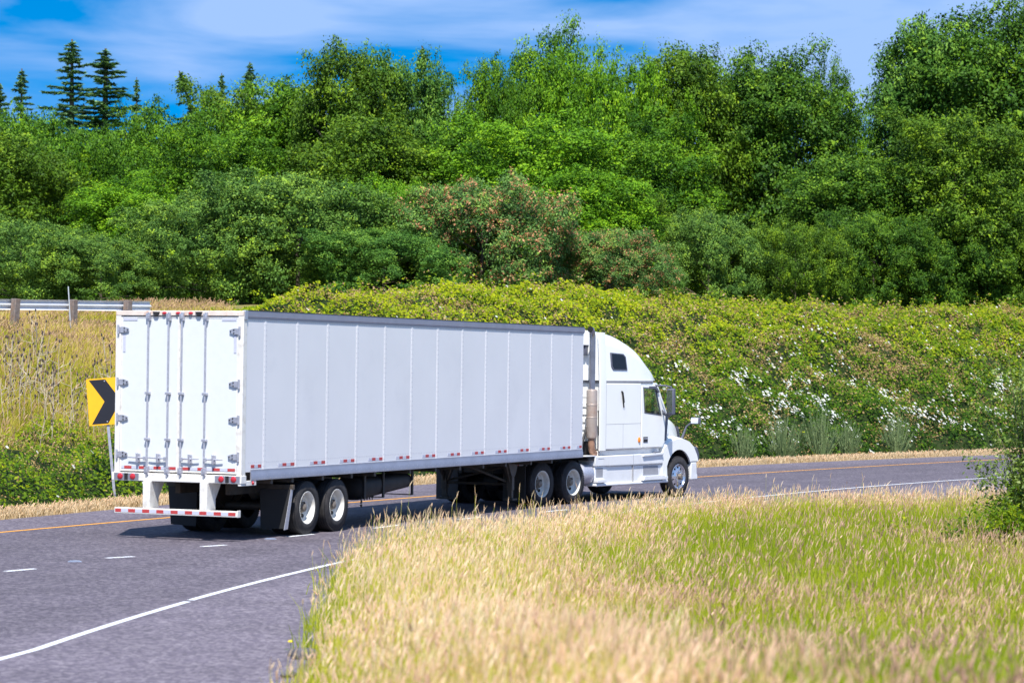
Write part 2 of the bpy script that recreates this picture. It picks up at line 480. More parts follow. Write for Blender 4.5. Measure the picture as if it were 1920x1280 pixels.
# the verge the tall grass grows on
EDGE_PX = [(625, 37.6), (650, 38.8), (670, 39.4), (710, 40.2), (800, 42.6), (900, 45.2), (1000, 48), (1100, 50.8), (1200, 53.5), (1300, 55.6), (1400, 56.8), (1500, 57.6), (1600, 58.4), (1800, 59.5), (2000, 60.5), (2300, 62)]
VERGE = [(-0.55, 7.0), (-1.17, 14), (-1.5, 18), (-1.95, 24), (-2.05, 28), (-2.2, 31.5), (-2.35, 35)] + [((x - 960) / F_PX * yv, yv) for x, yv in EDGE_PX] + [(30, 62), (30, 7)]
def verge_z(x, y, d):
    t = np.clip((27 - y) / 16, 0, 1)
    return 0.015 + (1.05 * t * t * (3 - 2 * t) + 0.05) * np.clip(d / 1.6, 0, 1)
def in_poly(px, py, poly):
    ins = np.zeros(len(px), bool); j = len(poly) - 1
    for i in range(len(poly)):
        xi, yi = poly[i]; xj, yj = poly[j]
        c = ((yi > py) != (yj > py)) & (px < (xj - xi) * (py - yi) / (yj - yi + 1e-12) + xi)
        ins ^= c; j = i
    return ins
def poly_dist(px, py, poly):
    d = np.full(len(px), 1e9)
    for i in range(len(poly) - 1):
        a = np.array(poly[i]); b = np.array(poly[i + 1]); ab = b - a
        t = np.clip(((px - a[0]) * ab[0] + (py - a[1]) * ab[1]) / (ab @ ab), 0, 1)
        d = np.minimum(d, np.hypot(px - a[0] - t * ab[0], py - a[1] - t * ab[1]))
    return d

_gx, _gy = np.meshgrid(np.arange(-3.2, 30.01, 0.3), np.arange(7.0, 62.3, 0.3), indexing='ij')
_d = poly_dist(_gx.ravel(), _gy.ravel(), VERGE[:-2]).reshape(_gx.shape); _in = in_poly(_gx.ravel(), _gy.ravel(), VERGE).reshape(_gx.shape)
_gz = np.where(_in, verge_z(_gx, _gy, _d), -0.02 - 0.3 * np.clip(_d - 0.3, 0, 1))
tag(link("verge", grid_mesh("verge", np.stack([_gx, _gy, _gz], -1), [M_SOIL])), kind='structure')
# ------------------------------------------------------------------ truck materials
M_TWHITE = mat("white_door_paint", (0.66, 0.685, 0.695), 0.35, var=0.02, stain=(0.62, 0.60, 0.56), stain_amt=0.25, stain_scale=1.3, spec=0.4)
M_TSIDE = mat("white_side_panel", (0.755, 0.75, 0.77), 0.32, var=0.025, scale=0.8, stain=(0.60, 0.60, 0.64), stain_amt=0.35, stain_scale=0.7, spec=0.45)
M_TFRAME = mat("chalky_white_frame", (0.74, 0.72, 0.68), 0.5, var=0.05, stain=(0.45, 0.38, 0.30), stain_amt=0.55, stain_scale=7)
M_RUSTY = mat("rust_streaked_white", (0.72, 0.62, 0.54), 0.6, var=0.1, stain=(0.42, 0.16, 0.06), stain_amt=0.9, stain_scale=4)
M_ALU = mat("brushed_aluminium", (0.55, 0.55, 0.60), 0.38, 0.75, var=0.08, scale=12)
M_RAIL = mat("aluminium_rail", (0.36, 0.36, 0.42), 0.4, 0.55, var=0.08, scale=3)
M_GALV = mat("galvanised_steel", (0.50, 0.50, 0.56), 0.45, 0.6, var=0.15, scale=20)
M_TAPE_R = mat("red_reflective_tape", (0.46, 0.055, 0.055), 0.4, var=0.1, scale=30)
M_TAPE_W = mat("silver_reflective_tape", (0.52, 0.53, 0.62), 0.35, var=0.06, scale=30)
M_REDLENS = mat("red_lens", (0.45, 0.02, 0.03), 0.15, var=0.1, coat=0.6)
M_ORANGE = mat("amber_lens", (0.9, 0.25, 0.02), 0.2, var=0.05, coat=0.5)
M_BLACK = mat("dark_chassis", (0.018, 0.017, 0.018), 0.6, var=0.3, scale=5, stain=(0.06, 0.05, 0.04), stain_amt=0.5, stain_scale=3)
M_GREASE = mat("greasy_steel", (0.07, 0.06, 0.05), 0.55, 0.3, var=0.3, scale=6, stain=(0.16, 0.11, 0.07), stain_amt=0.6, stain_scale=4)
M_FLAP = mat("black_rubber_flap", (0.022, 0.022, 0.024), 0.65, var=0.2, scale=4)
M_TYRE = mat("tyre_rubber", (0.030, 0.028, 0.029), 0.75, var=0.2, scale=9, stain=(0.085, 0.075, 0.07), stain_amt=0.5, stain_scale=6, spec=0.3)
M_RIM = mat("white_steel_rim", (0.74, 0.72, 0.66), 0.4, var=0.06, scale=10, stain=(0.34, 0.27, 0.20), stain_amt=0.45, stain_scale=7)
M_HUB = mat("grimy_hub", (0.22, 0.18, 0.14), 0.5, 0.2, var=0.3, scale=15)
M_CHROME = mat("polished_alloy", (0.66, 0.67, 0.70), 0.18, 0.9, var=0.06, scale=12)
M_CAB = mat("white_cab_paint", (0.87, 0.87, 0.84), 0.22, var=0.015, scale=1.5, coat=0.35, stain=(0.66, 0.64, 0.60), stain_amt=0.18, stain_scale=1.6)
M_CABLOW = mat("white_fairing_paint", (0.76, 0.76, 0.76), 0.3, var=0.03, scale=2, coat=0.25, stain=(0.55, 0.52, 0.48), stain_amt=0.35, stain_scale=2.2)
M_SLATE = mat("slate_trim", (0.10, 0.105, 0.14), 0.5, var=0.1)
M_DARKGL = mat("tinted_bunk_glass", (0.010, 0.010, 0.012), 0.15, var=0.1, spec=0.25)
M_SEAMSHADE = mat("seam_and_shade_grey", (0.30, 0.30, 0.32), 0.6)  # grey for panel gaps and for painted recess shade
M_PIPE = mat("stained_stack_pipe", (0.36, 0.36, 0.42), 0.3, 0.85, var=0.15, scale=6)
M_MUFF = mat("tarnished_muffler", (0.52, 0.43, 0.37), 0.45, 0.5, var=0.12, scale=3, stain=(0.42, 0.20, 0.10), stain_amt=0.6, stain_scale=2)
M_ELBOW = mat("rust_brown_elbow", (0.36, 0.20, 0.13), 0.6, 0.2, var=0.2, scale=6)
M_HOLE = mat("hole_darkness", (0.008, 0.008, 0.008), 0.9)  # black colour standing for the dark inside of holes
M_INT = mat("cab_interior", (0.06, 0.06, 0.065), 0.8, var=0.2)
M_GLASS = glassmat("window_glass")
M_MIRROR = mat("mirror_glass", (0.75, 0.78, 0.8), 0.03, 1.0, var=0.01)
M_ROOFTOP = mat("trailer_roof_skin", (0.5, 0.5, 0.52), 0.45, 0.4, var=0.1)

# ------------------------------------------------------------------ wheels (axis along y, outer face towards -y at y = 0)
def tyre_mesh(width=0.27, rad=0.5, rimr=0.295):
    m = MB()
    a = width
    prof = [(rimr, 0.02), (rimr + 0.012, 0.004), (rimr + 0.05, -0.004), (rimr + 0.10, -0.006), (rimr + 0.105, -0.002), (rad - 0.055, 0.0), (rad - 0.05, 0.006), (rad - 0.02, 0.016), (rad - 0.006, 0.030), (rad, 0.045)]
    for c in (0.085, 0.135, 0.185):
        prof += [(rad, c - 0.006), (rad - 0.014, c - 0.004), (rad - 0.014, c + 0.004), (rad, c + 0.006)]
    prof += [(rad, a - 0.045), (rad - 0.02, a - 0.016), (rad - 0.06, a), (rimr + 0.05, a + 0.004), (rimr, a - 0.02)]
    m.lathe(prof, (0, 0, 0), 56)
    for k in range(72):                        # shoulder lugs
        t = 2 * math.pi * k / 72
        for y0, y1 in ((0.012, 0.03), (a - 0.03, a - 0.012)):
            c, s = math.cos(t), math.sin(t)
            p = []
            for yy in (y0, y1):
                for rr in (rad - 0.03, rad - 0.004):
                    for dt in (-0.018, 0.018):
                        p.append((rr * math.cos(t + dt), yy, rr * math.sin(t + dt)))
            m.add(p, [(0, 1, 3, 2), (4, 6, 7, 5), (0, 2, 6, 4), (1, 5, 7, 3), (2, 3, 7, 6), (0, 4, 5, 1)])
    return m
def deep_rim(parent):
    m = MB()
    m.lathe([(0.300, 0.03), (0.306, 0.008), (0.298, 0.002), (0.288, 0.006), (0.282, 0.02), (0.272, 0.03), (0.266, 0.05), (0.262, 0.13), (0.25, 0.145), (0.232, 0.15)], (0, 0, 0), 56, 0)
    m.lathe([(0.232, 0.15), (0.225, 0.165), (0.20, 0.185), (0.15, 0.19), (0.0, 0.19)], (0, 0, 0), 56, 0)
    for k in range(5):                          # hand holes: black discs painted for their dark depth
        t = 2 * math.pi * (k + 0.25) / 5
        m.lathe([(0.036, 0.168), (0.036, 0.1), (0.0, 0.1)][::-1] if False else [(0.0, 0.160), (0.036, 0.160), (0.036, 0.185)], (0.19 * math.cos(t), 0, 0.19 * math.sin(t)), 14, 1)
    o = m.build("rim", [M_RIM, M_HOLE], parent)
    h = MB()
    h.lathe([(0.0, 0.045), (0.055, 0.045), (0.07, 0.055), (0.075, 0.10), (0.085, 0.11), (0.09, 0.16), (0.135, 0.165), (0.14, 0.19)], (0, 0, 0), 32)
    for k in range(10):
        t = 2 * math.pi * k / 10
        h.lathe([(0.0, 0.145), (0.013, 0.145), (0.016, 0.165), (0.016, 0.19)], (0.14 * math.cos(t), 0, 0.14 * math.sin(t)), 8)
    h.build("hub", M_HUB, parent)
def steer_rim(parent):
    m = MB()
    m.lathe([(0.300, 0.03), (0.308, 0.004), (0.300, -0.004), (0.288, 0.002), (0.280, 0.02), (0.268, 0.035), (0.255, 0.038), (0.20, 0.028), (0.165, 0.012), (0.15, -0.006), (0.14, -0.010), (0.0, -0.012)], (0, 0, 0), 56, 0)
    for k in range(10):
        t = 2 * math.pi * (k + 0.5) / 10
        m.lathe([(0.0, 0.024), (0.024, 0.024), (0.028, 0.032)], (0.225 * math.cos(t), 0, 0.225 * math.sin(t)), 14, 1)  # black discs paint the shade inside the rim holes
    m.build("rim", [M_CHROME, M_HOLE], parent)
    h = MB()
    h.lathe([(0.0, -0.085), (0.05, -0.083), (0.062, -0.07), (0.066, -0.02), (0.085, -0.014)], (0, 0, 0), 32, 1)
    for k in range(10):
        t = 2 * math.pi * k / 10
        h.lathe([(0.0, -0.055), (0.011, -0.052), (0.017, -0.03), (0.017, -0.005)], (0.128 * math.cos(t), 0, 0.128 * math.sin(t)), 8, 0)
    h.build("hub", [M_CHROME, M_HUB], parent)
_tyre_me = [None, None]
def wheel(parent, x, y, right=True, kind='dual', rad=0.5, steer=0.0):
    "wheel whose outer face is at y"
    w = empty("wheel"); w.parent = parent; w.location = (x, y, rad)
    if not right: w.rotation_euler = (0, 0, math.pi)
    if steer: w.rotation_euler[2] += steer
    if _tyre_me[0] is None:
        t = tyre_mesh().build("tyre", M_TYRE, w, angle=50); _tyre_me[0] = t.data
    else:
        link("tyre", _tyre_me[0], w)
    if kind == 'dual':
        i = link("inner_tyre", _tyre_me[0], w); i.location = (0, 0.335, 0)
        deep_rim(w)
    else:
        steer_rim(w)
    return w

# ------------------------------------------------------------------ the box trailer
T_YAW = math.atan2(0.918, 0.396)
trailer = empty("box_trailer", (-5.918, 47.705, 0), T_YAW,
                "long white dry-van semi trailer with closed swing doors and red and silver tape", "trailer")
LEN, HW, ZT, ZF = 16.15, 1.3, 4.073, 1.08
bx = MB()
bx.box(0.10, LEN - 0.02, -HW + 0.012, HW - 0.012, ZF + 0.15, ZT - 0.02)
bx.box(LEN - 0.02, LEN, -HW + 0.06, HW - 0.06, ZF, ZT - 0.03)
box_body = bx.build("box_body", [M_TSIDE], trailer)
rf = MB(); rf.box(0.12, LEN - 0.01, -HW + 0.02, HW - 0.02, ZT - 0.02, ZT)
rf.build("roof_skin", M_ROOFTOP, trailer)
seam_s0 = 0.821
st = MB()
for sgn in (-1, 1):
    for k in range(13):
        x = seam_s0 + 1.2192 * k
        y0, y1 = sorted((sgn * (HW - 0.012), sgn * (HW - 0.0085)))
        st.prism([(x - 0.045, ZF + 0.19), (x + 0.045, ZF + 0.19), (x + 0.045, ZT - 0.14), (x - 0.045, ZT - 0.14)], y0, y1)
        st.prism([(x - 0.018, ZF + 0.19), (x + 0.018, ZF + 0.19), (x + 0.018, ZT - 0.14), (x - 0.018, ZT - 0.14)], *sorted((sgn * (HW - 0.0085), sgn * (HW - 0.0055))))
        if sgn < 0:
            for dx in (-0.034, 0.034):
                for j in range(28):
                    z = ZF + 0.24 + j * 0.0935
                    st.prism([(x + dx - 0.006, z - 0.006), (x + dx + 0.006, z - 0.006), (x + dx + 0.006, z + 0.006), (x + dx - 0.006, z + 0.006)], -HW + 0.004, -HW + 0.0085, m=1)
for j in range(210):
    x = 0.25 + j * 0.0755
    for z in (ZT - 0.165, ZF + 0.315):
        st.prism([(x - 0.006, z - 0.006), (x + 0.006, z - 0.006), (x + 0.006, z + 0.006), (x - 0.006, z + 0.006)], -HW + 0.0088, -HW + 0.0125, m=1)
st.build("panel_seam", [M_TSIDE, M_GALV], box_body)
for sgn in (-1, 1):
    rl = MB()
    a, b = sgn * (HW - 0.01), sgn * (HW + 0.012)
    pr = [(a, ZF + 0.19), (b - sgn * 0.01, ZF + 0.19), (b - sgn * 0.01, ZF + 0.13), (b, ZF + 0.115), (b, ZF), (a, ZF)]
    rl.prism(pr, 0.32, LEN - 0.02, 'x')
    if sgn < 0:
        for j in range(150):
            x = 0.4 + j * 0.1045; z = ZF + 0.03 + 0.05 * (j % 2)
            rl.prism([(x - 0.008, z - 0.008), (x + 0.008, z - 0.008), (x + 0.008, z + 0.008), (x - 0.008, z + 0.008)], b - 0.003, b - 0.0001, m=1)
    rl.build("bottom_rail", [M_RAIL, M_ALU], trailer)
    tr = MB()
    tr.prism([(a, ZT + 0.006), (b, ZT + 0.006), (b, ZT - 0.10), (b - sgn * 0.012, ZT - 0.115), (b - sgn * 0.012, ZT - 0.14), (a, ZT - 0.14)], 0.12, LEN, 'x')
    tr.prism([(a, ZT + 0.006), (b + sgn * 0.004, ZT + 0.006), (b + sgn * 0.004, ZT + 0.018), (a, ZT + 0.018)], 0.16, LEN, 'x', m=1)
    tr.build("top_rail", [M_RAIL, M_BLACK], trailer)
    cp = MB(); cp.box(0.01, 0.12, *sorted((sgn * (HW - 0.03), sgn * (HW + 0.02))), ZT - 0.16, ZT + 0.012)
    cp.build("corner_cap", M_ALU, trailer, bevel=0.006)
# reflective strips along the right side
def tape(x0, x1, z0, z1, first_red, parent, n=4):
    m = MB(); w = (x1 - x0) / n
    for i in range(n):
        red = (i % 2 == 0) == first_red
        m.prism([(x0 + w * i, z0), (x0 + w * (i + 1), z0), (x0 + w * (i + 1), z1), (x0 + w * i, z1)], -HW + 0.0125, -HW + 0.008, m=0 if red else 1)
    return m.build("reflective_strip", [M_TAPE_R, M_TAPE_W], parent)
tape(0.34, 0.72, 1.30, 1.355, True, trailer, 3)
base_strip = tape(0.0, 0.62, 1.30, 1.355, False, trailer)
base_strip.location = (seam_s0 + 1.2192 - 0.68, 0, 0)
for k in range(2, 13):
    c = base_strip.copy(); COL.objects.link(c); c.location = (seam_s0 + 1.2192 * k - 0.68, 0, 0)
tape(LEN - 0.37, LEN - 0.06, 1.30, 1.355, False, trailer, 2)
# rear frame
build_boxes("rear_post", [(-0.02, 0.12, HW - 0.10, HW + 0.005, 1.17, ZT - 0.09), (-0.02, 0.12, -HW - 0.005, -HW + 0.10, 1.17, ZT - 0.09)], M_TFRAME, trailer, 0.008)
hd = MB(); hd.box(-0.025, 0.12, -HW - 0.005, HW + 0.005, ZT - 0.09, ZT)
hd.build("rear_header", M_RUSTY, trailer, bevel=0.008)
sl = MB(); sl.box(-0.045, 0.14, -HW - 0.015, HW + 0.04, 1.03, 1.175)
sill = sl.build("rear_sill", M_TFRAME, trailer, bevel=0.008)
build_boxes("sill_gusset", [(-0.035, 0.115, -HW - 0.004, -HW + 0.06, 0.99, 1.028), (0.145, 0.52, -HW - 0.004, -HW + 0.05, 0.99, 1.078)], M_TFRAME, trailer, 0.006)
mk_ = MB(); mk_.lathe([(0.0, 0.0), (0.028, 0.003), (0.034, 0.012), (0.036, 0.03)], (0.39, -HW - 0.03, 1.035), 16); mk_.build("side_marker_lamp", M_REDLENS, trailer)
for y in (1.16, 0.9, -0.91, -1.16):
    bz = MB()
    bz.box(-0.048, -0.044, y - 0.125, y + 0.125, 1.045, 1.165)
    hs = bz.build("lamp_recess", M_RAIL, trailer)
    l = MB(); l.lathe([(0.0, -0.075), (0.03, -0.073), (0.05, -0.062), (0.056, -0.048)], (0, 0, 0), 24)
    lo = l.build("tail_lamp", M_REDLENS, trailer); lo.location = (-0.0, y, 1.105); lo.rotation_euler = (0, 0, -math.pi / 2)
for y in (1.03, -1.035):
    b = MB(); b.box(-0.07, -0.047, y - 0.03, y + 0.03, 1.045, 1.165); b.lathe([(0.0, 0.005), (0.02, 0.0), (0.024, 0.02)], (0, 0, 0), 8)
    b.v[-24:] = [(-0.075 + p[1], y + p[0], 1.13 + p[2]) for p in b.v[-24:]]
    b.build("junction_box", M_BLACK, trailer)
# doors
def door(y0, y1, rods, hinge_y, hs):
    m = MB(); m.box(0.0, 0.045, y0, y1, 1.20, ZT - 0.105)
    d = m.build("door", M_TWHITE, trailer, bevel=0.006)
    g = MB()
    for a, b in ((y0, y0 + 0.022), (y1 - 0.022, y1)): g.box(-0.006, -0.0, a, b, 1.20, ZT - 0.105)
    g.box(-0.006, 0.0, y0 + 0.022, y1 - 0.022, 1.20, 1.225); g.box(-0.006, 0.0, y0 + 0.022, y1 - 0.022, ZT - 0.13, ZT - 0.105)
    g.build("door_seal", M_SEAMSHADE if False else M_TFRAME, d)
    sg = 1 if hinge_y > 0 else -1
    build_boxes("corner_mark", [(-0.0075, -0.0065, *sorted((hinge_y - sg * 0.04, hinge_y - sg * 0.33)), 3.895, 3.945), (-0.0075, -0.0065, *sorted((hinge_y - sg * 0.035, hinge_y - sg * 0.085)), 3.33, 3.66)], M_TAPE_W, d, 0)
    tp = MB(); yy = y0 + 0.03; k = 0
    while yy < y1 - 0.03:
        e = min(yy + 0.152, y1 - 0.03)
        tp.box(-0.0075, -0.0065, yy, e, 1.245, 1.295, m=k % 2); yy = e; k += 1
    tp.build("reflective_strip", [M_TAPE_R, M_TAPE_W], d)
    for y in rods:
        r_ = MB(); r_.pipe([(-0.05, y, 1.12), (-0.05, y, ZT - 0.05)], 0.0165, 12)
        rod = r_.build("lock_rod", M_GALV, d)
        for z0, z1 in ((1.13, 1.30), (ZT - 0.20, ZT - 0.03)):
            kp = MB()
            kp.box(-0.072, -0.008, y - 0.04, y + 0.012, z0 + 0.02, z1); kp.box(-0.06, -0.008, y + 0.0135, y + 0.05, z0 + 0.05, z1 - 0.02)
            kp.box(-0.085, -0.0735, y - 0.03, y + 0.0, z0 + 0.05, z1 - 0.05)
            kp.build("rod_keeper", M_GALV, d, bevel=0.004)
        for z in (2.60, 1.78):
            kp = MB(); kp.box(-0.075, -0.008, y - 0.045, y + 0.045, z - 0.022, z + 0.022); kp.build("rod_bracket", M_GALV, d, bevel=0.004)
        h = MB(); sgn = 1 if y > 0 else -1
        def B(a, b, z0, z1, x0=-0.058, x1=-0.045): h.box(x0, x1, *sorted((y + sgn * a, y + sgn * b)), z0, z1)
        B(0.0, 0.06, 1.40, 1.47, -0.075, -0.05)
        h.pipe([(-0.055, y + sgn * 0.05, 1.445), (-0.06, y + sgn * 0.2, 1.445), (-0.055, y + sgn * 0.38, 1.45)], [0.016, 0.014, 0.012], 8)
        B(0.155, 0.225, 1.37, 1.52, -0.05, -0.008); h.pipe([(-0.06, y + sgn * 0.19, 1.36), (-0.07, y + sgn * 0.19, 1.53)], 0.022, 8)
        h.build("door_handle", M_GALV, d, bevel=0.003)
    for i, z in enumerate(hs):
        h = MB(); a = hinge_y
        h.prism([(a + sg * 0.055, z - 0.05), (a - sg * 0.07, z - 0.052), (a - sg * 0.165, z - 0.024), (a - sg * 0.165, z + 0.024), (a - sg * 0.07, z + 0.052), (a + sg * 0.055, z + 0.05)], -0.032, -0.021, 'x')
        h.pipe([(-0.045, a + sg * 0.045, z - 0.075), (-0.045, a + sg * 0.045, z + 0.085)], 0.02, 8)
        for dy, dz in ((0.14, 0.0), (0.075, 0.028), (0.075, -0.028)):
            h.box(-0.044, -0.032, *sorted((a - sg * (dy - 0.01), a - sg * (dy + 0.01))), z + dz - 0.01, z + dz + 0.01, m=1)
        h.build("hinge", [M_GALV, M_BLACK], d)
    return d
door(0.008, HW - 0.105, (0.615, 0.198), HW - 0.105, (3.73, 2.79, 2.15, 1.50))
door(-HW + 0.105, -0.008, (-0.073, -0.556), -HW + 0.105, (3.71, 2.78, 2.15, 1.50))
cs = MB(); cs.box(-0.02, -0.007, -0.022, 0.022, 1.20, ZT - 0.11); cs.build("centre_seal", M_TFRAME, trailer)
for y in (0.30, 0.02, -0.24):
    l = MB(); l.lathe([(0.0, -0.03), (0.03, -0.026), (0.045, -0.01), (0.047, 0.0)], (0, 0, 0), 16)
    o = l.build("clearance_lamp", M_REDLENS, trailer); o.location = (-0.025, y, ZT - 0.045); o.rotation_euler = (0, 0, -math.pi / 2); o.scale = (1, 1, 0.6)
for y in (0.46, -0.41):
    l = MB(); l.prism([(y - 0.07, ZT - 0.02), (y + 0.07, ZT - 0.02), (y + 0.03, ZT - 0.09), (y - 0.03, ZT - 0.09)], -0.055, -0.025, 'x')
    l.build("header_bracket", M_BLACK, trailer, bevel=0.004)
# rear guard
gd = MB(); gd.box(-0.10, 0.0, -1.27, 1.24, 0.445, 0.55); gd.box(-0.105, 0.005, -1.285, -1.27, 0.44, 0.565)
guard = gd.build("rear_guard", M_TFRAME, trailer, bevel=0.008)
for y in (0.585, -0.58):
    p = MB(); p.box(-0.09, 0.22, y - 0.075, y + 0.075, 0.55, 1.03)
    p.build("guard_post", M_TFRAME, guard, bevel=0.006)
    p = MB(); p.prism([(0.22, 1.03), (0.50, 1.03), (0.22, 0.62)], y - 0.03, y + 0.03); p.build("guard_brace", M_TFRAME, guard)
tp = MB(); yy = -1.24
for k in range(17):
    e = min(yy + 0.146, 1.22)
    tp.box(-0.1035, -0.101, yy, e, 0.468, 0.528, m=k % 2); yy = e
tp.build("reflective_strip", [M_TAPE_R, M_TAPE_W], guard)
# bogie and wheels
bg_ = MB()
for y in (-0.52, 0.52):
    bg_.box(0.9, 4.9, y - 0.05, y + 0.05, 0.78, ZF)
for x in (0.6, 1.2, 2.0, 3.2, 4.4, 5.4, 7, 8.2, 9.4, 10.6, 11.8, 13.2, 14.4): bg_.box(x - 0.04, x + 0.04, -1.25, 1.25, ZF - 0.09, ZF + 0.14)
bg_.box(0.4, LEN - 0.1, -1.27, 1.27, ZF + 0.10, ZF + 0.145)
for x in (2.6, 3.8):
    bg_.pipe([(x, -1.0, 0.5), (x, 1.0, 0.5)], 0.075, 12)
    for y in (-0.52, 0.52): bg_.prism([(x - 0.5, 0.78), (x + 0.45, 0.78), (x + 0.1, 0.55), (x - 0.1, 0.45)], y - 0.06, y + 0.06)
    for y in (-0.35, 0.35): bg_.pipe([(x + 0.02, y, 0.45), (x + 0.35, y, 0.75)], 0.06, 8)
bg_.pipe([(3.2, 0.3, 0.9), (4.6, 0.3, 0.9)], 0.14, 12)
bogie = bg_.build("bogie", M_GREASE, trailer)
for x in (2.6, 3.8):
    wheel(trailer, x, -1.25, True); wheel(trailer, x, 1.25, False)
for sg in (-1, 1):
    br_ = MB(); br_.box(1.86, 1.93, *sorted((sg * 0.38, sg * 1.33)), 0.86, 0.95); br_.build("flap_bracket", M_GREASE, trailer, bevel=0.005)
    f = MB()
    pts = [(sg * 0.66, 0.86), (sg * 1.28, 0.86), (sg * 1.25, 0.5), (sg * 1.21, 0.15), (sg * 0.68, 0.13)]
    f.prism(pts, 1.84, 1.855, 'x')
    f.prism([(sg * 1.281, 0.86), (sg * 1.33, 0.87), (sg * 1.29, 0.5), (sg * 1.252, 0.5)], 1.835, 1.85, 'x', m=1, pts2=None) if False else None
    f.build("mud_flap", M_FLAP, trailer)
    if sg < 0:
        e = MB(); e.prism([(1.85, 0.87), (1.93, 0.87), (1.74, 0.15), (1.60, 0.14)], -1.30, -1.29); e.build("flap_edge", M_GALV, trailer)
# chain carrier slung below the floor
cr_ = MB(); ring = []
for x in (5.52, 5.56, 7.66, 7.72):
    w = 0.30 if 5.53 < x < 7.7 else 0.27
    k_ = (x - 5.5) / 2.2
    ring.append([(x, -0.66 + w * np.sign(math.cos(t)) * abs(math.cos(t)) ** 0.6, 0.735 + 0.09 * k_ + (w * (0.80 - 0.30 * k_)) * np.sign(math.sin(t)) * abs(math.sin(t)) ** 0.6) for t in np.linspace(0, 2 * math.pi, 20, endpoint=False)])
cr_.loft(ring, 0)
carrier = cr_.build("chain_carrier", M_BLACK, trailer, angle=60)
for x in (5.52, 6.35, 7.68):
    s_ = MB(); s_.prism([(-0.98, ZF), (-0.95, ZF), (-0.95, 0.548), (-0.34, 0.548), (-0.34, 0.53), (-0.98, 0.53)], x - 0.035, x + 0.035, 'x')
    s_.build("carrier_strap", M_BLACK, carrier)
ch = MB()
for j in range(16):
    x = 5.5 + j * 0.035; zz = 0.53 - 0.03 * math.sin(j * 1.9) - (0.05 if j < 2 else 0)
    ch.pipe([(x, -0.9, zz + 0.05), (x + 0.01, -0.9, zz)], 0.012, 6)
ch.pipe([(5.48, -0.92, 0.58), (5.46, -0.92, 0.44)], 0.014, 6); ch.pipe([(5.44, -0.92, 0.42), (5.48, -0.92, 0.38), (5.50, -0.92, 0.43)], 0.016, 6)
ch.build("chain", M_BLACK, carrier)
# landing gear
for sg in (-1, 1):
    lg = MB(); y = sg * 0.80; x = 13.1
    lg.prism([(x - 0.32, ZF), (x + 0.28, ZF), (x + 0.16, 0.82), (x + 0.08, 0.72), (x - 0.08, 0.72), (x - 0.16, 0.82)], y - 0.07, y + 0.07)
    lg.box(x - 0.065, x + 0.065, y - 0.065, y + 0.065, 0.42, 0.75); lg.box(x - 0.05, x + 0.05, y - 0.05, y + 0.05, 0.24, 0.42)
    lg.box(x - 0.13, x + 0.13, y - 0.11, y + 0.11, 0.20, 0.24)
    lg.pipe([(x - 0.3, y, ZF - 0.02), (x - 0.02, y, 0.55)], 0.022, 8); lg.pipe([(x + 0.26, y, ZF - 0.02), (x + 0.02, y, 0.55)], 0.022, 8)
    lg.build("landing_leg", M_GREASE, trailer, bevel=0.004)
xb = MB(); xb.pipe([(13.1, -0.78, 0.55), (13.1, 0.78, 0.55)], 0.03, 8); xb.pipe([(13.1, -0.72, 0.6), (11.9, 0.0, ZF)], 0.03, 8); xb.pipe([(13.1, 0.72, 0.6), (11.9, 0.0, ZF)], 0.03, 8)
xb.pipe([(13.1, -0.72, 0.95), (13.1, 0.72, 0.6)], 0.025, 8); xb.build("leg_brace", M_GREASE, trailer)

# ------------------------------------------------------------------ the tractor unit
tractor = empty("semi_tractor", (0.43, 62.68, 0), R(56.5), "white sleeper-cab tractor unit with upright exhaust stack pulling the trailer", "truck")
def mirror_y(pts): return [(x, -y, z) for x, y, z in pts]
# lower cab and sleeper walls; the driver's space is hollow behind glass
SL = [(1.32, 1.22), (3.06, 1.22), (3.06, 2.72), (3.06, 2.80), (1.32, 2.80)]
cb = MB()
cb.box(1.32, 3.06, -1.215, 1.215, 1.22, 2.80)
cab = cb.build("cab", M_CAB, tractor, bevel=0.03, seg=3)
c2 = MB()
c2.prism([(3.06, 1.22), (4.12, 1.22), (4.30, 1.36), (4.36, 1.96), (3.06, 1.96)], -1.17, 1.17)
c2.prism([(3.9, 1.96), (4.5, 1.96), (4.5, 2.06), (3.95, 2.12)], -1.1, 1.1, m=1)
for sg in (-1, 1):
    y0, y1 = sorted((sg * 1.19, sg * 1.13))
    c2.prism([(3.74, 2.74), (3.86, 2.78), (4.36, 2.04), (4.22, 1.98), (4.10, 1.98)], y0, y1)
c2.box(3.06, 3.84, -1.19, 1.19, 2.72, 2.80)
c2.build("cab_shell", [M_CAB, M_INT], cab, bevel=0.012)
ws = MB(); ws.add([(3.86, -1.13, 2.76), (3.86, 1.13, 2.76), (4.40, 1.13, 2.05), (4.40, -1.13, 2.05)], [(0, 1, 2, 3)]); ws.build("windscreen", M_GLASS, cab)
for y in (-0.62, 0.62):
    it = MB(); it.box(3.14, 3.27, y - 0.25, y + 0.25, 1.96, 2.45); it.box(3.15, 3.25, y - 0.13, y + 0.13, 2.45, 2.66); it.build("seat", M_INT, cab, bevel=0.02)
it = MB(); it.lathe([(0.22, 0.0), (0.235, 0.015), (0.25, 0.0), (0.235, -0.015), (0.22, 0.0)], (0, 0, 0), 24)
it.v = [(3.82 + p[2] * 0.5 + p[1], 0.62 + p[0], 2.12 + p[2] * 0.8) for p in it.v]
it.build("steering_wheel", M_INT, cab)
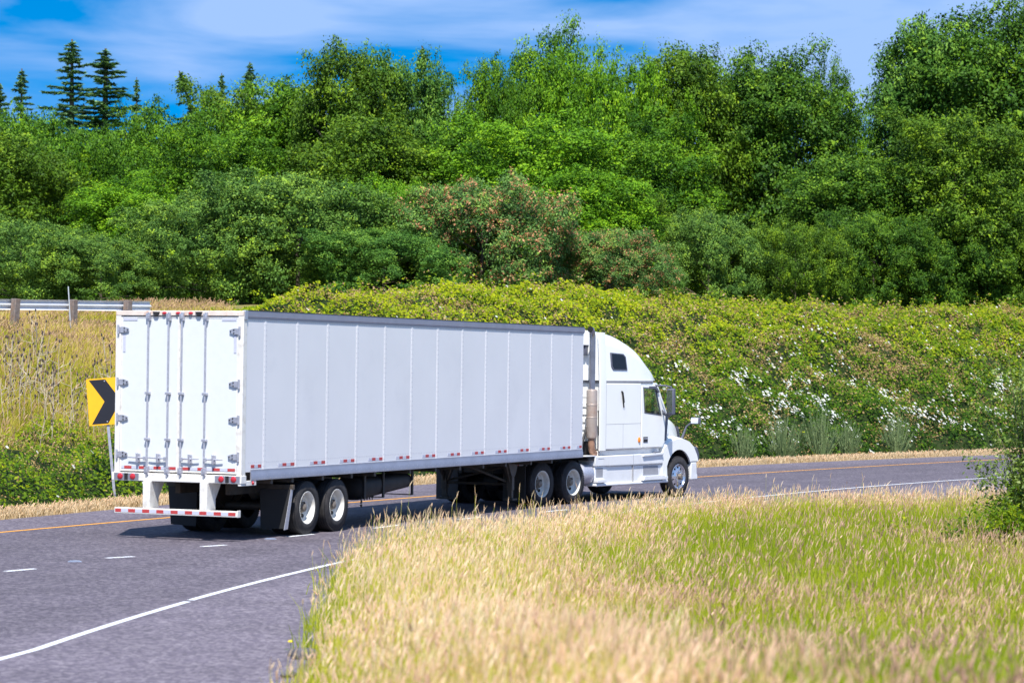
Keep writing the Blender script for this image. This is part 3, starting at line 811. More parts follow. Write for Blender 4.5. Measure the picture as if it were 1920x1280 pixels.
# doors with glass
for sg in (-1, 1):
    yi, yo = sg * 1.19, sg * 1.222
    def P(mb, pts, m=0, a=yi, b=yo): mb.prism(pts, *sorted((a, b)), m=m)
    d = MB()
    P(d, [(3.08, 1.25), (4.08, 1.25), (4.17, 1.36), (4.21, 2.0), (4.02, 2.0), (3.20, 2.07), (3.08, 2.07)])
    P(d, [(3.08, 2.07), (3.20, 2.07), (3.13, 2.69), (3.08, 2.74)])
    P(d, [(3.08, 2.74), (3.13, 2.69), (3.74, 2.67), (3.77, 2.74)])
    P(d, [(3.77, 2.74), (3.74, 2.67), (4.02, 2.0), (4.21, 2.0), (4.12, 2.12)])
    dr = d.build("cab_door", M_CAB, tractor, bevel=0.006)
    w = MB(); P(w, [(3.20, 2.07), (4.02, 2.0), (3.74, 2.67), (3.13, 2.69)], a=sg * 1.205, b=sg * 1.210); w.build("door_window", M_GLASS, dr)
    k = MB()
    pts = [(3.20, 2.07), (4.02, 2.0), (3.74, 2.67), (3.13, 2.69)]; ctr = np.mean(pts, 0)
    for i in range(4):
        a, b = np.array(pts[i]), np.array(pts[(i + 1) % 4])
        P(k, [tuple(a), tuple(b), tuple(b + (ctr - b) * 0.075), tuple(a + (ctr - a) * 0.075)], a=sg * 1.204, b=sg * 1.226)
    P(k, [(3.40, 2.72), (3.70, 2.72), (3.86, 2.58), (3.80, 2.56), (3.66, 2.66), (3.40, 2.67)], a=sg * 1.222, b=sg * 1.26)
    k.build("window_seal", M_SLATE, dr)
    h = MB(); P(h, [(3.16, 1.37), (3.36, 1.37), (3.36, 1.50), (3.16, 1.50)], a=sg * 1.223, b=sg * 1.232)
    P(h, [(3.18, 1.445), (3.34, 1.445), (3.34, 1.475), (3.18, 1.475)], 1, a=sg * 1.232, b=sg * 1.24)
    h.build("door_handle", [M_BLACK, M_GALV], dr)
    s = MB(); s.lathe([(0.0, -0.02), (0.04, -0.016), (0.055, 0.0), (0.055, 0.01)], (0, 0, 0), 16)
    o = s.build("side_lamp", M_ORANGE, cab); o.location = (2.97, sg * 1.226, 1.43); o.rotation_euler = (0, 0, 0 if sg < 0 else math.pi); o.scale = (1, 1, 1.25)
    b = MB(); P(b, [(4.17, 1.38), (4.34, 1.40), (4.42, 2.02), (4.20, 2.10), (4.22, 1.99)], a=sg * 1.12, b=sg * 1.18); b.build("cowl_panel", M_SLATE, tractor)
    # panel gaps of the sleeper side
    gp = MB()
    P(gp, [(1.42, 1.815), (3.06, 1.825), (3.06, 1.833), (1.42, 1.823)], a=sg * 1.21, b=sg * 1.2165)
    P(gp, [(2.22, 1.25), (2.228, 1.25), (2.228, 1.815), (2.22, 1.815)], a=sg * 1.21, b=sg * 1.2165)
    P(gp, [(1.44, 1.22), (1.448, 1.22), (1.448, 2.80), (1.44, 2.80)], a=sg * 1.21, b=sg * 1.2165)
    gp.build("panel_gap", M_SEAMSHADE, cab)
    gh = MB(); gh.pipe([(2.13, sg * 1.215, 2.60), (2.14, sg * 1.25, 2.57), (2.20, sg * 1.25, 2.34), (2.215, sg * 1.215, 2.31)], 0.018, 8)
    gh.pipe([(2.155, sg * 1.222, 2.60), (2.235, sg * 1.222, 2.22)], 0.022, 6); gh.build("grab_handle", M_BLACK, cab)
# rear wall ribs and roof deflector
rw = MB()
for z in (1.5, 1.68, 1.86, 2.04, 2.22): rw.box(1.295, 1.318, -1.0, 1.0, z, z + 0.1)
rw.box(1.31, 1.32, -0.95, 0.95, 2.45, 2.49)
rw.build("rear_wall_rib", M_CAB, cab, bevel=0.01)
def ztop(x): return float(np.interp(x, [1.22, 1.6, 2.1, 2.6, 3.0, 3.35, 3.65, 3.88, 4.02], [4.03, 4.0, 3.93, 3.80, 3.65, 3.46, 3.24, 3.02, 2.87]))
def hwid(x): return float(np.interp(x, [1.22, 2.4, 3.2, 3.7, 4.02], [1.20, 1.20, 1.185, 1.13, 1.02]))
rings = []
for x in [1.24, 1.30, 1.5, 1.8, 2.1, 2.4, 2.7, 3.0, 3.2, 3.4, 3.6, 3.75, 3.88, 3.97, 4.02]:
    w, zt, zb = hwid(x), ztop(x), 2.855
    h = zt - zb; rr = min(0.34, h * 0.7); ring = []
    tw = w - 0.05 * h
    for i in range(9):
        t = math.pi / 2 * i / 8
        ring.append((x - 0.02 * (i < 0), -(tw - rr) - rr * math.cos(t), zt - rr + rr * math.sin(t)))
    ring2 = [(x, -y, z) for _, y, z in reversed(ring)]
    rings.append([(x, -w, zb)] + ring + ring2 + [(x, w, zb)])
rfm = MB(); rfm.loft(rings, 0)
roof = rfm.build("roof_fairing", M_CAB, tractor, angle=50)
sb = MB()
sb.prism([(1.30, -1.215), (3.6, -1.215), (3.9, -1.05), (4.04, -0.8), (4.06, 0.8), (3.9, 1.05), (3.6, 1.215), (1.30, 1.215)], 2.80, 2.857, 'z')
sb.build("roof_seam", M_SEAMSHADE, roof, bevel=0.012)
vs = MB(); vs.prism([(3.78, -1.18), (4.10, -0.98), (4.16, -0.6), (4.16, 0.6), (4.10, 0.98), (3.78, 1.18)], 2.765, 2.80, 'z'); vs.build("sun_visor", M_SLATE, roof)
for sg in (-1, 1):
    pts = [(1.68, 3.515), (2.26, 3.49), (2.37, 3.42), (2.43, 3.10), (1.78, 3.10), (1.70, 3.18)]
    def yw(z): return hwid(2) - 0.05 * (z - 2.855) / 1.15 * 1.1
    ctr = np.mean(pts, 0)
    f = MB()
    p1 = [(x, sg * (yw(z) + 0.012), z) for x, z in pts]; p0 = [(x, sg * (yw(z) - 0.03), z) for x, z in pts]
    n = len(pts); f.add(p0 + p1, [list(range(n)), list(range(n, 2 * n))] + [(i, (i + 1) % n, (i + 1) % n + n, i + n) for i in range(n)])
    sw = f.build("bunk_window", M_SLATE, tractor, bevel=0.008)
    gq = [ctr + (np.array(p) - ctr) * 0.86 for p in pts]
    f = MB(); p1 = [(x, sg * (yw(z) + 0.016), z) for x, z in gq]; p0 = [(x, sg * (yw(z) - 0.02), z) for x, z in gq]
    f.add(p0 + p1, [list(range(n)), list(range(n, 2 * n))] + [(i, (i + 1) % n, (i + 1) % n + n, i + n) for i in range(n)])
    f.build("pane", M_DARKGL, sw)
    # side extenders closing the gap to the trailer
    e = MB(); rings = []
    for z in np.linspace(1.20, 3.98, 12):
        y = 1.218 - 0.05 * max(0, z - 2.86)
        x0 = 1.16
        rings.append([(x0, sg * y * 1.0, z), (x0 + 0.14, sg * (y + 0.010), z), (1.43, sg * (y + 0.006), z), (1.43, sg * (y - 0.03), z), (x0 + 0.14, sg * (y - 0.04), z), (x0, sg * (y - 0.03), z)])
    e.loft(rings, 0, smooth=False); e.build("side_extender", M_CAB, tractor, bevel=0.006)
wl = MB(); wl.box(1.12, 1.24, -0.82, -0.64, 3.45, 3.66); wl.box(1.08, 1.3, -0.84, -0.62, 3.665, 3.69); wl.build("work_lamp", M_SLATE, tractor, bevel=0.01)
# bonnet
rings = []
for x, wt, zc, zs, ws_, zb in [(4.36, 0.92, 2.09, 1.98, 1.10, 1.30), (4.7, 0.88, 2.05, 1.95, 1.04, 1.25), (5.1, 0.80, 1.98, 1.88, 0.95, 1.15), (5.45, 0.70, 1.90, 1.79, 0.84, 1.0), (5.75, 0.58, 1.79, 1.66, 0.72, 0.9), (5.95, 0.46, 1.64, 1.48, 0.60, 0.85), (6.04, 0.38, 1.40, 1.28, 0.52, 0.85)]:
    half = [(x, -ws_ - 0.02, zb), (x, -ws_, zb + (zs - zb) * 0.5), (x, -(ws_ * 0.96), zs - 0.08), (x, -(wt + 0.02), zs + 0.02), (x, -wt * 0.8, zc - 0.02), (x, -wt * 0.4, zc)]
    rings.append(half + [(x, 0, zc + 0.008)] + [(a, -b, c) for a, b, c in reversed(half)])
hm = MB(); hm.loft(rings, 0); hood = hm.build("bonnet", M_CAB, tractor, angle=60)
ho_sub = hood.modifiers.new("subd", 'SUBSURF'); ho_sub.levels = 1; ho_sub.render_levels = 2
gr = MB(); gr.box(6.03, 6.07, -0.46, 0.46, 0.9, 1.32); gr.build("grille", M_SLATE, tractor, bevel=0.02)
for sg in (-1, 1):
    v = MB(); v.prism([(5.48, 1.72), (5.58, 1.66), (5.86, 1.34), (5.92, 1.12), (5.80, 1.14), (5.68, 1.42)], *sorted((sg * 0.55, sg * 0.86)), pts2=None)
    v.v = [(x, sg * (0.845 - 0.36 * max(0, x - 5.45) + (0.01 if abs(y) > 0.7 else -0.12)), z) for x, y, z in v.v]
    v.build("bonnet_vent", M_SLATE, hood)
    # front wing over the steer wheel
    ctr = (4.92, 0.52)
    outer = [(4.10, 0.40), (4.08, 1.02), (4.16, 1.20), (4.46, 1.36), (4.80, 1.425), (5.10, 1.42), (5.42, 1.35), (5.64, 1.22), (5.80, 1.02), (5.88, 0.86)]
    arch = [(5.54, 0.86)] + [(ctr[0] + 0.645 * math.cos(t), ctr[1] + 0.645 * math.sin(t)) for t in np.linspace(0.52, 2.75, 12)] + [(4.36, 0.40)]
    n = len(outer)
    # outer face plus curved crown that runs into the bonnet
    fm = MB()
    secs = [(-1.21, 0.0, 0.0), (-1.215, 0.03, 0.0), (-1.19, 0.06, 0.02), (-1.02, 0.07, 0.055), (-0.78, 0.02, 0.09)]
    poly = outer + arch
    fm.prism(poly, *sorted((sg * 1.17, sg * 1.215)))
    ring = []
    for yy, dz in ((1.185, 0.0), (1.14, 0.03), (1.0, 0.055), (0.72, 0.075)):
        ring.append([(x, sg * yy, z + dz * (1 if z > 1.1 else 0.2)) for x, z in outer] + [(x, sg * yy, z - 0.03) for x, z in reversed(outer)])
    fm.loft(ring, 0)
    wing = fm.build("front_wing", M_CAB, tractor, bevel=0.022, seg=3)
    li = MB()
    for k in range(11):
        t0, t1 = np.linspace(0.3, 2.9, 12)[k:k + 2]
        li.add([(ctr[0] + 0.66 * math.cos(t), sg * yy, ctr[1] + 0.66 * math.sin(t)) for t in (t0, t1) for yy in (1.16, 0.55)], [(0, 1, 3, 2)])
    li.build("wing_liner", M_BLACK, wing)
    hl = MB(); hl.prism([(5.78, 0.88), (5.80, 1.02), (5.70, 1.20), (5.86, 1.22), (5.98, 1.05), (5.99, 0.88)], *sorted((sg * 0.86, sg * 1.185))); hl.build("headlamp", M_SLATE, tractor, bevel=0.03)
bp = MB()
def plan(dx): return [(5.52, -1.21), (5.80 + dx, -1.215), (5.95 + dx, -1.10), (6.08 + dx, -0.75), (6.12 + dx, 0), (6.08 + dx, 0.75), (5.95 + dx, 1.10), (5.80 + dx, 1.215), (5.52, 1.21)]
bp.loft([[(x, y, z) for x, y in plan(d)] for z, d in ((0.40, 0.02), (0.52, 0.035), (0.56, 0.0), (0.84, -0.03))], 0, smooth=False)
bp.build("front_bumper", M_CABLOW, tractor, bevel=0.025, seg=3)
# mirrors
for sg in (-1, 1):
    m = MB(); m.box(3.93, 4.05, *sorted((sg * 1.40, sg * 1.60)), 2.03, 2.67)
    mi = m.build("side_mirror", M_SLATE, tractor, bevel=0.03, seg=3)
    g_ = MB(); g_.box(3.922, 3.93, *sorted((sg * 1.43, sg * 1.57)), 2.07, 2.63); g_.build("mirror_glass", M_MIRROR, mi)
    a = MB(); a.pipe([(3.72, sg * 1.2, 2.74), (3.9, sg * 1.4, 2.735), (4.0, sg * 1.5, 2.70), (4.0, sg * 1.5, 2.62)], 0.022, 8)
    a.pipe([(4.1, sg * 1.2, 2.06), (4.02, sg * 1.42, 1.98), (4.0, sg * 1.5, 2.05)], 0.026, 8); a.pipe([(4.05, sg * 1.2, 2.15), (4.02, sg * 1.38, 2.02)], 0.02, 8)
    a.build("mirror_arm", M_SLATE, mi)
    an = MB(); an.pipe([(4.0, sg * 1.5, 2.68), (4.0, sg * 1.5, 3.35)], 0.005, 5); an.build("aerial", M_BLACK, mi)
    h = MB(); h.box(5.62, 5.74, *sorted((sg * 1.12, sg * 1.36)), 1.78, 1.95); hmr = h.build("bonnet_mirror", M_SLATE, tractor, bevel=0.025)
    g_ = MB(); g_.box(5.612, 5.62, *sorted((sg * 1.14, sg * 1.34)), 1.80, 1.93); g_.build("mirror_glass", M_MIRROR, hmr)
    a = MB(); a.pipe([(5.52, sg * 0.92, 1.38), (5.60, sg * 1.02, 1.72), (5.66, sg * 1.16, 1.84)], [0.035, 0.024, 0.02], 8); a.build("mirror_arm", M_SLATE, hmr)
# chassis skirts, steps and ledges
for sg in (-1, 1):
    def P(mb, pts, a, b, m=0): mb.prism(pts, *sorted((sg * a, sg * b)), m=m)
    f = MB()
    P(f, [(0.98, 0.84), (4.10, 0.84), (4.12, 1.10), (0.96, 1.08)], 0.75, 1.225)
    P(f, [(1.02, 0.38), (4.30, 0.38), (4.16, 0.84), (1.0, 0.84)], 0.75, 1.19)
    P(f, [(1.0, 0.37), (4.36, 0.37), (4.36, 0.43), (1.0, 0.43)], 0.75, 1.235)
    sk = f.build("chassis_skirt", M_CABLOW, tractor, bevel=0.018, seg=2)
    l = MB(); P(l, [(1.30, 1.09), (4.08, 1.10), (4.04, 1.215), (1.34, 1.20)], 0.75, 1.13); l.build("skirt_ledge", M_CABLOW, sk)
    s = MB(); P(s, [(3.10, 0.46), (4.26, 0.46), (4.26, 0.53), (3.16, 0.53)], 1.15, 1.285); P(s, [(3.22, 0.533), (4.2, 0.533), (4.2, 0.54), (3.22, 0.54)], 1.19, 1.26, 1)
    s.build("step", [M_CABLOW, M_GALV], sk, bevel=0.006)
    s = MB(); P(s, [(1.0, 0.46), (1.42, 0.46), (1.40, 0.53), (1.0, 0.53)], 1.15, 1.27); s.build("step", M_CABLOW, sk, bevel=0.006)
    s = MB(); P(s, [(3.12, 1.03), (4.08, 1.06), (4.08, 1.11), (3.12, 1.08)], 1.19, 1.27); s.build("upper_step", M_CABLOW, sk, bevel=0.006)
    rc = MB(); P(rc, [(3.22, 0.58), (3.95, 0.58), (3.92, 0.80), (3.22, 0.80)], 1.19, 1.194); P(rc, [(1.06, 0.58), (1.36, 0.58), (1.36, 0.80), (1.06, 0.80)], 1.19, 1.194)  # flat grey plates: recess shade painted onto the skirt face
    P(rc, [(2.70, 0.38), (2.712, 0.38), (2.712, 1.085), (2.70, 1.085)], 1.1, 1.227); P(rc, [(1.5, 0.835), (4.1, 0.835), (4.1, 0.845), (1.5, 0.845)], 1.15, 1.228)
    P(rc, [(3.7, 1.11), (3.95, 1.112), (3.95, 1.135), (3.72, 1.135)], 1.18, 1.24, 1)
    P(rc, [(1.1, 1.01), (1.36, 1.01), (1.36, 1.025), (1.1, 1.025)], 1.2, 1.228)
    rc.build("recess_shade_and_gaps", [M_SEAMSHADE, M_SLATE], sk)
    # air tank behind the skirt, quarter wing and frame
    t = MB(); t.loft([[(x, sg * 0.95 + r_ * math.cos(a), 0.66 + r_ * math.sin(a)) for a in np.linspace(0, 2 * math.pi, 20, endpoint=False)] for x, r_ in ((0.50, 0.10), (0.54, 0.22), (0.60, 0.26), (0.96, 0.26))], 0)
    t.build("air_tank", M_CHROME if False else M_GALV, tractor)
    q = MB()
    for t0, t1 in zip(np.linspace(0.25, 1.35, 9)[:-1], np.linspace(0.25, 1.35, 9)[1:]):
        q.prism([(0.56 * math.cos(t0), 0.5 + 0.56 * math.sin(t0)), (0.56 * math.cos(t1), 0.5 + 0.56 * math.sin(t1)), (0.575 * math.cos(t1), 0.5 + 0.575 * math.sin(t1)), (0.575 * math.cos(t0), 0.5 + 0.575 * math.sin(t0))], *sorted((sg * 0.62, sg * 1.24)))
    q.build("quarter_wing", M_BLACK, tractor) if sg > 9 else None
fm = MB()
for y in (-0.43, 0.43): fm.box(-2.2, 5.6, y - 0.045, y + 0.045, 0.72, 0.98)
for x in (-2.1, -1.3, 0, 1.2, 2.5): fm.box(x - 0.06, x + 0.06, -0.43, 0.43, 0.74, 0.95)
fm.box(-1.15, -0.2, -0.48, 0.48, 0.98, 1.06)
for x in (0.0, -1.32):
    fm.pipe([(x, -1.0, 0.5), (x, 1.0, 0.5)], 0.09, 12); fm.lathe([(0, -0.25), (0.2, -0.2), (0.24, 0), (0.2, 0.2), (0, 0.25)], (x, 0.05, 0.52), 16)
fm.pipe([(4.92, -0.9, 0.45), (4.92, 0.9, 0.45)], 0.06, 8)
fm.box(0.7, 1.25, -1.2, -0.5, 0.98, 1.075); fm.box(0.7, 1.25, 0.5, 1.2, 0.98, 1.075)
fm.box(1.3, 4.3, -0.75, 0.75, 0.45, 1.2)
chassis = fm.build("chassis_frame", M_BLACK, tractor, bevel=0.006)
fl = MB(); fl.prism([(0.52, -1.23), (1.0, -1.225), (1.02, -0.6), (0.52, -0.6)], 1.075, 1.10, 'z'); fl.build("deck_plate", M_CABLOW, tractor, bevel=0.006)
for x in (-1.32, 0.0):
    wheel(tractor, x, -1.24, True); wheel(tractor, x, 1.24, False)
wheel(tractor, 4.92, -1.205, True, 'steer', steer=-0.05); wheel(tractor, 4.92, 1.205, False, 'steer', steer=-0.05)
for sg in (-1, 1):
    f = MB(); f.box(-2.02, -2.005, *sorted((sg * 0.62, sg * 1.22)), 0.10, 0.92); f.build("mud_flap", M_FLAP, tractor)
    f = MB(); f.box(-2.04, -1.98, *sorted((sg * 0.4, sg * 1.25)), 0.92, 0.97)
    f.build("flap_hanger", M_BLACK, tractor)
    tp = MB()
    for k in range(4): tp.box(-2.044, -2.0405, *sorted((sg * (0.7 + 0.12 * k), sg * (0.82 + 0.12 * k))), 0.925, 0.965, m=k % 2)
    tp.build("reflective_strip", [M_TAPE_R, M_TAPE_W], tractor)
# exhaust stack
ex = MB()
ex.pipe([(1.0, -1.09, 2.60), (1.0, -1.09, 3.85), (0.985, -1.09, 3.97), (0.93, -1.10, 4.04), (0.86, -1.11, 4.05)], 0.072, 20, caps=False)
stack = ex.build("exhaust_stack", M_PIPE, tractor, angle=60)
so = MB(); so.pipe([(0.89, -1.105, 4.047), (0.862, -1.11, 4.05)], 0.068, 20); so.build("stack_opening", M_HOLE, stack)  # black plug painted for the pipe's dark inside
mf = MB(); mf.lathe([(0.0, 2.645), (0.085, 2.645), (0.125, 2.62), (0.13, 2.60), (0.13, 2.30), (0.134, 2.295), (0.134, 2.26), (0.13, 2.255), (0.13, 2.0), (0.134, 1.995), (0.134, 1.97), (0.13, 1.965), (0.13, 1.54), (0.12, 1.51), (0.08, 1.49), (0.0, 1.49)], (1.0, -1.09, 0), 28, axis='z')
mf.build("muffler", M_MUFF, stack)
eb = MB(); eb.pipe([(1.0, -1.09, 1.50), (1.0, -1.09, 1.36), (1.02, -1.09, 1.24), (1.09, -1.08, 1.16), (1.2, -1.05, 1.14)], 0.078, 16); eb.build("elbow", M_ELBOW, stack)
gd_ = MB(); gd_.pipe([(1.14, -1.17, 2.12), (1.12, -1.2, 2.15), (1.14, -1.2, 1.6), (1.17, -1.17, 1.58)], 0.012, 6); gd_.pipe([(0.88, -1.02, 2.3), (1.25, -1.02, 2.3)], 0.012, 6); gd_.build("stack_bracket", M_BLACK, stack)
# hoses and the dark catwalk gear between cab and trailer
hs = MB()
for y0, c in ((-0.35, 0), (-0.15, 0), (0.05, 0), (0.3, 0)):
    hs.pipe([(1.28, y0, 2.5), (1.0, y0 - 0.25, 2.1), (0.9, y0 - 0.3, 1.75), (0.75, y0 - 0.2, 1.6), (0.55, y0 - 0.05, 1.8)], 0.018, 6)
hs.build("air_hose", M_BLACK, tractor)
ct = MB(); ct.box(0.55, 1.28, -0.95, 0.95, 1.06, 1.10); ct.box(1.05, 1.28, -0.9, 0.2, 1.10, 1.42); ct.pipe([(0.62, -0.98, 1.08), (0.95, -0.98, 1.75)], 0.03, 8); ct.build("catwalk", M_BLACK, tractor)

# ------------------------------------------------------------------ roadside things
M_SIGN_Y = mat("yellow_sign_face", (0.86, 0.45, 0.01), 0.4, var=0.04)
M_SIGN_B = mat("black_sign_film", (0.012, 0.012, 0.018), 0.45)
M_WOOD = mat("weathered_post_wood", (0.19, 0.155, 0.14), 0.85, var=0.3, scale=9, bump=0.4, stain=(0.30, 0.17, 0.10), stain_amt=0.5, stain_scale=3)
M_BARK = mat("grey_brown_bark", (0.11, 0.085, 0.065), 0.9, var=0.4, scale=5, bump=0.5, bscale=12)
M_WHITEPOST = mat("white_delineator", (0.42, 0.46, 0.50), 0.5)

# chevron sign: built flat in its own frame, leaning on its post
sp = at(190, 752, 59.6)
sign = empty("chevron_sign", (sp[0], sp[1], 0), R(8), "yellow chevron sign pointing right on a leaning metal post, partly behind the trailer", "road sign")
bw, bh = 0.80, 1.04
pl_ = MB()
pl_.prism([(-bw / 2, -bh / 2), (bw / 2, -bh / 2), (bw / 2, bh / 2), (-bw / 2, bh / 2)], 0.0, 0.006)
panel = pl_.build("sign_panel", M_SIGN_Y, sign)
cv = MB(); cv.prism([(-0.34, 0.49), (0.02, 0.49), (0.33, 0.0), (0.02, -0.49), (-0.34, -0.49), (-0.03, 0.0)], -0.004, 0.0); cv.build("chevron", M_SIGN_B, panel)
bo = MB()
for z in (0.45, -0.45): bo.lathe([(0, -0.012), (0.014, -0.01), (0.016, -0.004)], (0.0, 0, z), 10)
bo.build("bolt", M_GALV, panel)
panel.location = (0.10, 0, sp[2]); panel.rotation_euler = (R(-3), R(-5), 0)
po = MB()
gz = surface_at(sp[0] + 0.2, sp[1]) - 0.3
po.box(-0.018, 0.018, 0.02, 0.045, gz - sp[2], 0.5); po.box(-0.03, -0.018, 0.02, 0.032, gz - sp[2], 0.5); po.box(0.018, 0.03, 0.02, 0.032, gz - sp[2], 0.5)
post = po.build("post", M_GALV, sign); post.location = (0.10, 0.01, sp[2]); post.rotation_euler = (R(-3), R(-6), 0)

M_BEAM = mat('weathered_zinc_beam', (0.66, 0.67, 0.70), 0.45, 0.05, var=0.08, scale=2)
# guard rail along the upper road, seen from behind
rail = empty("guard_rail", (0, 0, 0), 0, "galvanised guard rail on stubby wooden posts at the top of the grassy bank", "guard rail")
gp0, gp1 = at(30, 560, 79.0), at(240, 563, 82.6)
step = (gp1 - gp0) / 2.0
posts = [gp0 + step * k for k in range(-3, 3)]
dirv = unit(step * np.array([1, 1, 0])); nv = np.array([dirv[1], -dirv[0], 0])      # towards the camera
if nv[1] > 0: nv = -nv
ang = math.atan2(dirv[1], dirv[0])
tops = [p[2] - 0.0 for p in posts]
pm = MB(); pm.box(-0.10, 0.10, -0.10, 0.10, -1.3, 0.0)
proto = pm.build("post", M_WOOD, rail, bevel=0.012)
for i, p in enumerate(posts):
    o = proto if i == 0 else proto.copy()
    if i: COL.objects.link(o)
    o.location = tuple(p); o.rotation_euler = (RNG.normal() * 0.02, R(2.5) if i % 2 else R(-2), ang + RNG.normal() * 0.08)
rm_ = MB()
prof = [(-0.155, 0.0), (-0.145, 0.02), (-0.105, 0.082), (-0.05, 0.082), (-0.015, 0.01), (0.015, 0.01), (0.05, 0.082), (0.105, 0.082), (0.145, 0.02), (0.155, 0.0)]
ends = [posts[0] - step * 0.5, posts[-1] + step * 0.5]
ring = []
for e in ends:
    c = e - nv * 0.115 + np.array([0, 0, -0.17])
    back = [(c[0] - nv[0] * d, c[1] - nv[1] * d, c[2] + z) for z, d in prof]
    front = [(c[0] - nv[0] * (d + 0.006), c[1] - nv[1] * (d + 0.006), c[2] + z) for z, d in reversed(prof)]
    ring.append(back + front)
rm_.loft(ring, 0, smooth=False)
rm_.build("rail", M_BEAM, rail)
dp = at(128, 537, 79.5)
d_ = MB(); d_.box(-0.016, 0.016, -0.01, 0.01, -1.5, 0.0)
de = d_.build("delineator_post", M_WHITEPOST); de.location = tuple(dp); de.rotation_euler = (0, R(-4), R(10))
tag(de, "thin white marker stake standing beside the second guard rail post", "marker stake")

# raised studs on the road
def stud(px, py, m, label):
    p = on_ground(px, py)
    b = MB(); b.prism([(-0.11, 0.0), (0.11, 0.0), (0.07, 0.018), (-0.07, 0.018)], -0.05, 0.05)
    o = b.build("road_stud", [m]); o.location = (p[0], p[1], 0.0); o.rotation_euler = (0, 0, 0.1)
    tag(o, label, "road stud", "raised studs on the road")
M_STUDB = mat("blue_white_stud", (0.26, 0.31, 0.42), 0.4)
stud(140, 1052.5, M_STUDB, "pale blue stud between the two short white dashes nearest the camera")
stud(507, 1010, M_STUDB, "pale blue stud in front of the trailer's rear wheels")
stud(812, 979, M_STUDB, "pale blue stud half hidden by grass tips beside the trailer's shadow")
stud(1535, 860.5, M_ORANGE, "amber stud on the far side of the yellow edge line")
# broken asphalt at the edge of the grass
def chunk(px, py, sx, sy, sz, label, seed):
    rr = random.Random(seed); bm = bmesh.new(); bmesh.ops.create_icosphere(bm, subdivisions=3, radius=1)
    for v in bm.verts:
        d = v.co.normalized(); k = 0.78 + 0.32 * float(fbm(np.array(d.x * 1.7 + seed), np.array(d.y * 1.7 + d.z * 2)))
        v.co = Vector((d.x * sx * k, d.y * sy * k, max(-0.2 * sz, min(0.8, d.z) * sz * k)))
    me = bpy.data.meshes.new("asphalt_chunk"); bm.to_mesh(me); bm.free(); me.materials.append(M_CHUNK)
    p = on_ground(px, py); o = link("asphalt_chunk", me); o.location = (p[0], p[1], 0.02); o.rotation_euler = (0, 0, seed)
    return tag(o, label, "asphalt lump", "broken asphalt lumps at the grass edge")
M_CHUNK = mat("crumbled_asphalt", (0.10, 0.093, 0.10), 0.95, var=0.5, scale=18, bump=1.0, bscale=30)
chunk(572, 1234, 0.17, 0.14, 0.12, "largest dark asphalt lump lying among the grass stems at the pavement edge", 3)
chunk(550, 1229, 0.07, 0.07, 0.07, "small dark asphalt lump just left of the largest one, under a yellow flower", 5)
chunk(541, 1268, 0.08, 0.10, 0.05, "flat dark asphalt lump closest to the bottom edge of the view", 9)
p = on_ground(544, 1222)
fl_ = MB(); fl_.pipe([(0, 0, 0), (0.01, 0, 0.06), (0.0, 0.0, 0.11)], 0.004, 5, 1)
fl_.lathe([(0.0, 0.02), (0.02, 0.015), (0.028, 0.0), (0.0, -0.01)], (0, 0, 0.115), 10, 0, axis='z')
for k in range(5):
    t = k * 1.26; fl_.add([(0, 0, 0.02), (0.05 * math.cos(t - .2), 0.05 * math.sin(t - .2), 0.03), (0.09 * math.cos(t), 0.09 * math.sin(t), 0.035), (0.05 * math.cos(t + .2), 0.05 * math.sin(t + .2), 0.03)], [(0, 1, 2, 3)], 1)
M_YFLOWER = mat("yellow_petals", (0.85, 0.60, 0.01), 0.6); M_STEM = mat("green_stem", (0.10, 0.20, 0.03), 0.6)
o = fl_.build("yellow_flower", [M_YFLOWER, M_STEM]); o.location = (p[0], p[1], 0.0); tag(o, "single yellow dandelion flower beside the broken asphalt at the grass edge", "flower")

# ------------------------------------------------------------------ foliage materials
M_BR = leafmat("bramble_leaf", [(0.020, 0.055, 0.006), (0.070, 0.150, 0.008), (0.165, 0.245, 0.008), (0.39, 0.43, 0.008)], 0.3, 0.6, 0.1)
M_BRB = leafmat("spent_bramble_spray", [(0.16, 0.10, 0.03), (0.30, 0.195, 0.06), (0.44, 0.31, 0.15)], 0.2)
M_FLOW = leafmat("white_bramble_flower", [(0.62, 0.62, 0.56), (0.82, 0.82, 0.80)], 0.25)
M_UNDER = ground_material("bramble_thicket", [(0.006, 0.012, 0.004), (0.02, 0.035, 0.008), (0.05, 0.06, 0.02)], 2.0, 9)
M_GRASS = leafmat("grass_blade", [(0.12, 0.20, 0.010), (0.38, 0.43, 0.016), (0.60, 0.53, 0.09), (0.76, 0.60, 0.28)], 0.35, 0.6)
M_SEED = leafmat("grass_seed_head", [(0.34, 0.20, 0.145), (0.70, 0.46, 0.34), (0.90, 0.68, 0.48), (0.94, 0.81, 0.62)], 0.35, 0.7)

M_DRY = leafmat('bleached_grass', [(0.30, 0.20, 0.10), (0.52, 0.38, 0.22), (0.66, 0.53, 0.36)], 0.2, 0.7)
